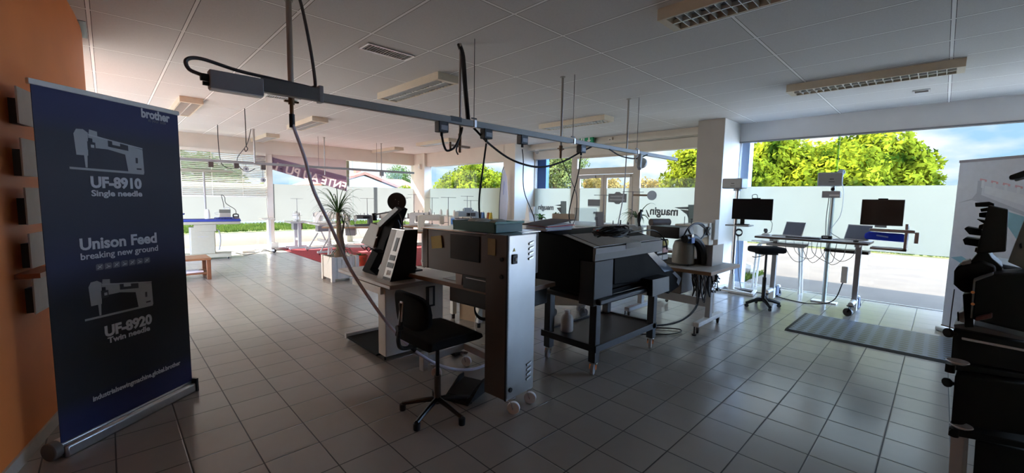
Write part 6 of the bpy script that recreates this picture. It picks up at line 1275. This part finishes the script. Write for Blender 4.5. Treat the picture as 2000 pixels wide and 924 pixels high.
MB().cyl((.0, .1, .89), (-.02, .1, 1.4), .004).build('antenna', DARKG, it)
wb = thing('wooden_bench', 'reddish wooden low table with a lower shelf beside the roll-up banner', 'low table', (.95, 9.15, 0))
MB().box(-.45, -.28, .345, .32, .28, .38).build('top', mat('bench_top_wood', (.30, .15, .07), .45, 0, .3, 7), wb, bevel=.004); MB().box(-.42, -.25, .10, .29, .25, .125).build('shelf', DWOOD, wb)
for x in (-.40, .28):
    for y in (-.25, .25): MB().box(x-.03, y-.03, 0, x+.03, y+.03, .345).build('leg', DWOOD, wb, bevel=.004)
t = thing('paper_stack', 'pale papers on the lower shelf of the wooden low table', 'papers', (.95, 9.1, .125)); MB().cbox((0, 0, .012), (.40, .28, .022), (0, 0, .1)).build('pile', PAPER, t); MB().cbox((.02, .01, .026), (.28, .2, .005), (0, 0, -.2)).build('top_sheet', mat('pale_sheet', (.6, .66, .72), .7), t)
t = thing('glass_bottle', 'little clear bottle standing on the wooden low table by the banner', 'bottle', (.72, 9.2, .38)); MB().lathe((0, 0, 0), [(.035, 0), (.037, .1), (.015, .13), (.015, .16)]).build('body', mat('pale_bottle', (.5, .55, .55), .15), t); MB().cyl((0, 0, .16), (0, 0, .175), .017).build('cap', DARKG, t)
cable('power_cable', [(2.15, 11.65, .10), (2.4, 11.9, .012), (2.65, 12.1, .012), (2.9, 12.4, .012)], .008, DARKG, 'grey power cable on the floor between ironing table and white stand')
t = thing('power_strip', 'cream power strip on the floor behind the ironing table', 'power strip', (2.55, 12.35, 0)); MB().box(-.14, -.04, 0, .14, .04, .06).build('body', CREAM, t, bevel=.008); b = MB()
for k in range(4): b.cyl((-.1+k*.065, 0, .06), (-.1+k*.065, 0, .062), .02)
b.build('sockets', GREYP, t)
# white base of the table behind the press machine, boxes and cables under it
t = thing('low_table', 'small white table on four legs seen under the press machine', 'table', (3.05, 3.67, 0)); 
for x, y in ((0, 0), (0, .5), (.7, 0), (.7, .5)):
    MB().box(x-.03, y-.03, .06, x+.03, y+.03, .66).build('leg', OFFW, t, bevel=.004); MB().cyl((x, y, 0), (x, y, .06), .022).build('foot', BLACK, t)
MB().box(-.05, -.05, .66, .75, .55, .70).build('tabletop', OFFW, t, bevel=.004); b = MB(); b.box(-.02, -.02, .28, .72, .02, .33).box(-.02, .48, .28, .72, .52, .33); b.build('rail', GREYP, t)
q = thing('carton', 'brown carton standing on the floor under the small white table', 'box', (3.3, 4.0, 0), .2); MB().box(-.18, -.14, 0, .18, .14, .26).build('box', CARD, q, bevel=.003); MB().box(-.02, -.141, 0, .02, .141, .262).build('tape', mat('tape_brown', (.26, .18, .10)), q)
for k, (xx, zz, lb) in enumerate(((.15, .70, 'clear plastic foot box left on the small white table'), (.45, .70, 'small black clamp right on the small white table'))):
    t = thing('small_fixture', lb, 'fixture', (3.05+xx, 3.75, zz)); MB().box(-.05, -.04, 0, .05, .04, .06).build('body', WHITE if k == 0 else BLACK, t, bevel=.006); MB().cyl((0, 0, .06), (0, 0, .13), .012).build('post', BLACK, t)
cable('white_cable', [(2.75, 3.35, .02), (2.7, 3.3, .25), (2.78, 3.25, .42), (2.88, 3.2, .30), (2.9, 3.15, .06), (2.8, 3.1, .012), (2.7, 3.2, .012)], .006, CREAM, 'pale looped cable hanging behind the office chair seat')
t = thing('power_plug', 'black plug lying on the floor behind the office chair', 'plug', (2.35, 3.15, 0)); MB().box(-.05, -.03, 0, .05, .03, .035).build('body', BLACK, t, bevel=.008); MB().tube([(-.05, 0, .02), (-.12, .03, .03), (-.2, .08, .012)], .006).build('cord', BLACK, t)
t = thing('sewing_parts', 'dark machine part lying on the taupe edged stand beside the control tower', 'machine part', (2.22, 3.75, .742)); MB().box(-.09, -.06, 0, .09, .06, .025).build('plate', DARKG, t, bevel=.004); MB().cyl((.02, 0, .025), (.02, 0, .05), .03).build('knob', BLACK, t)
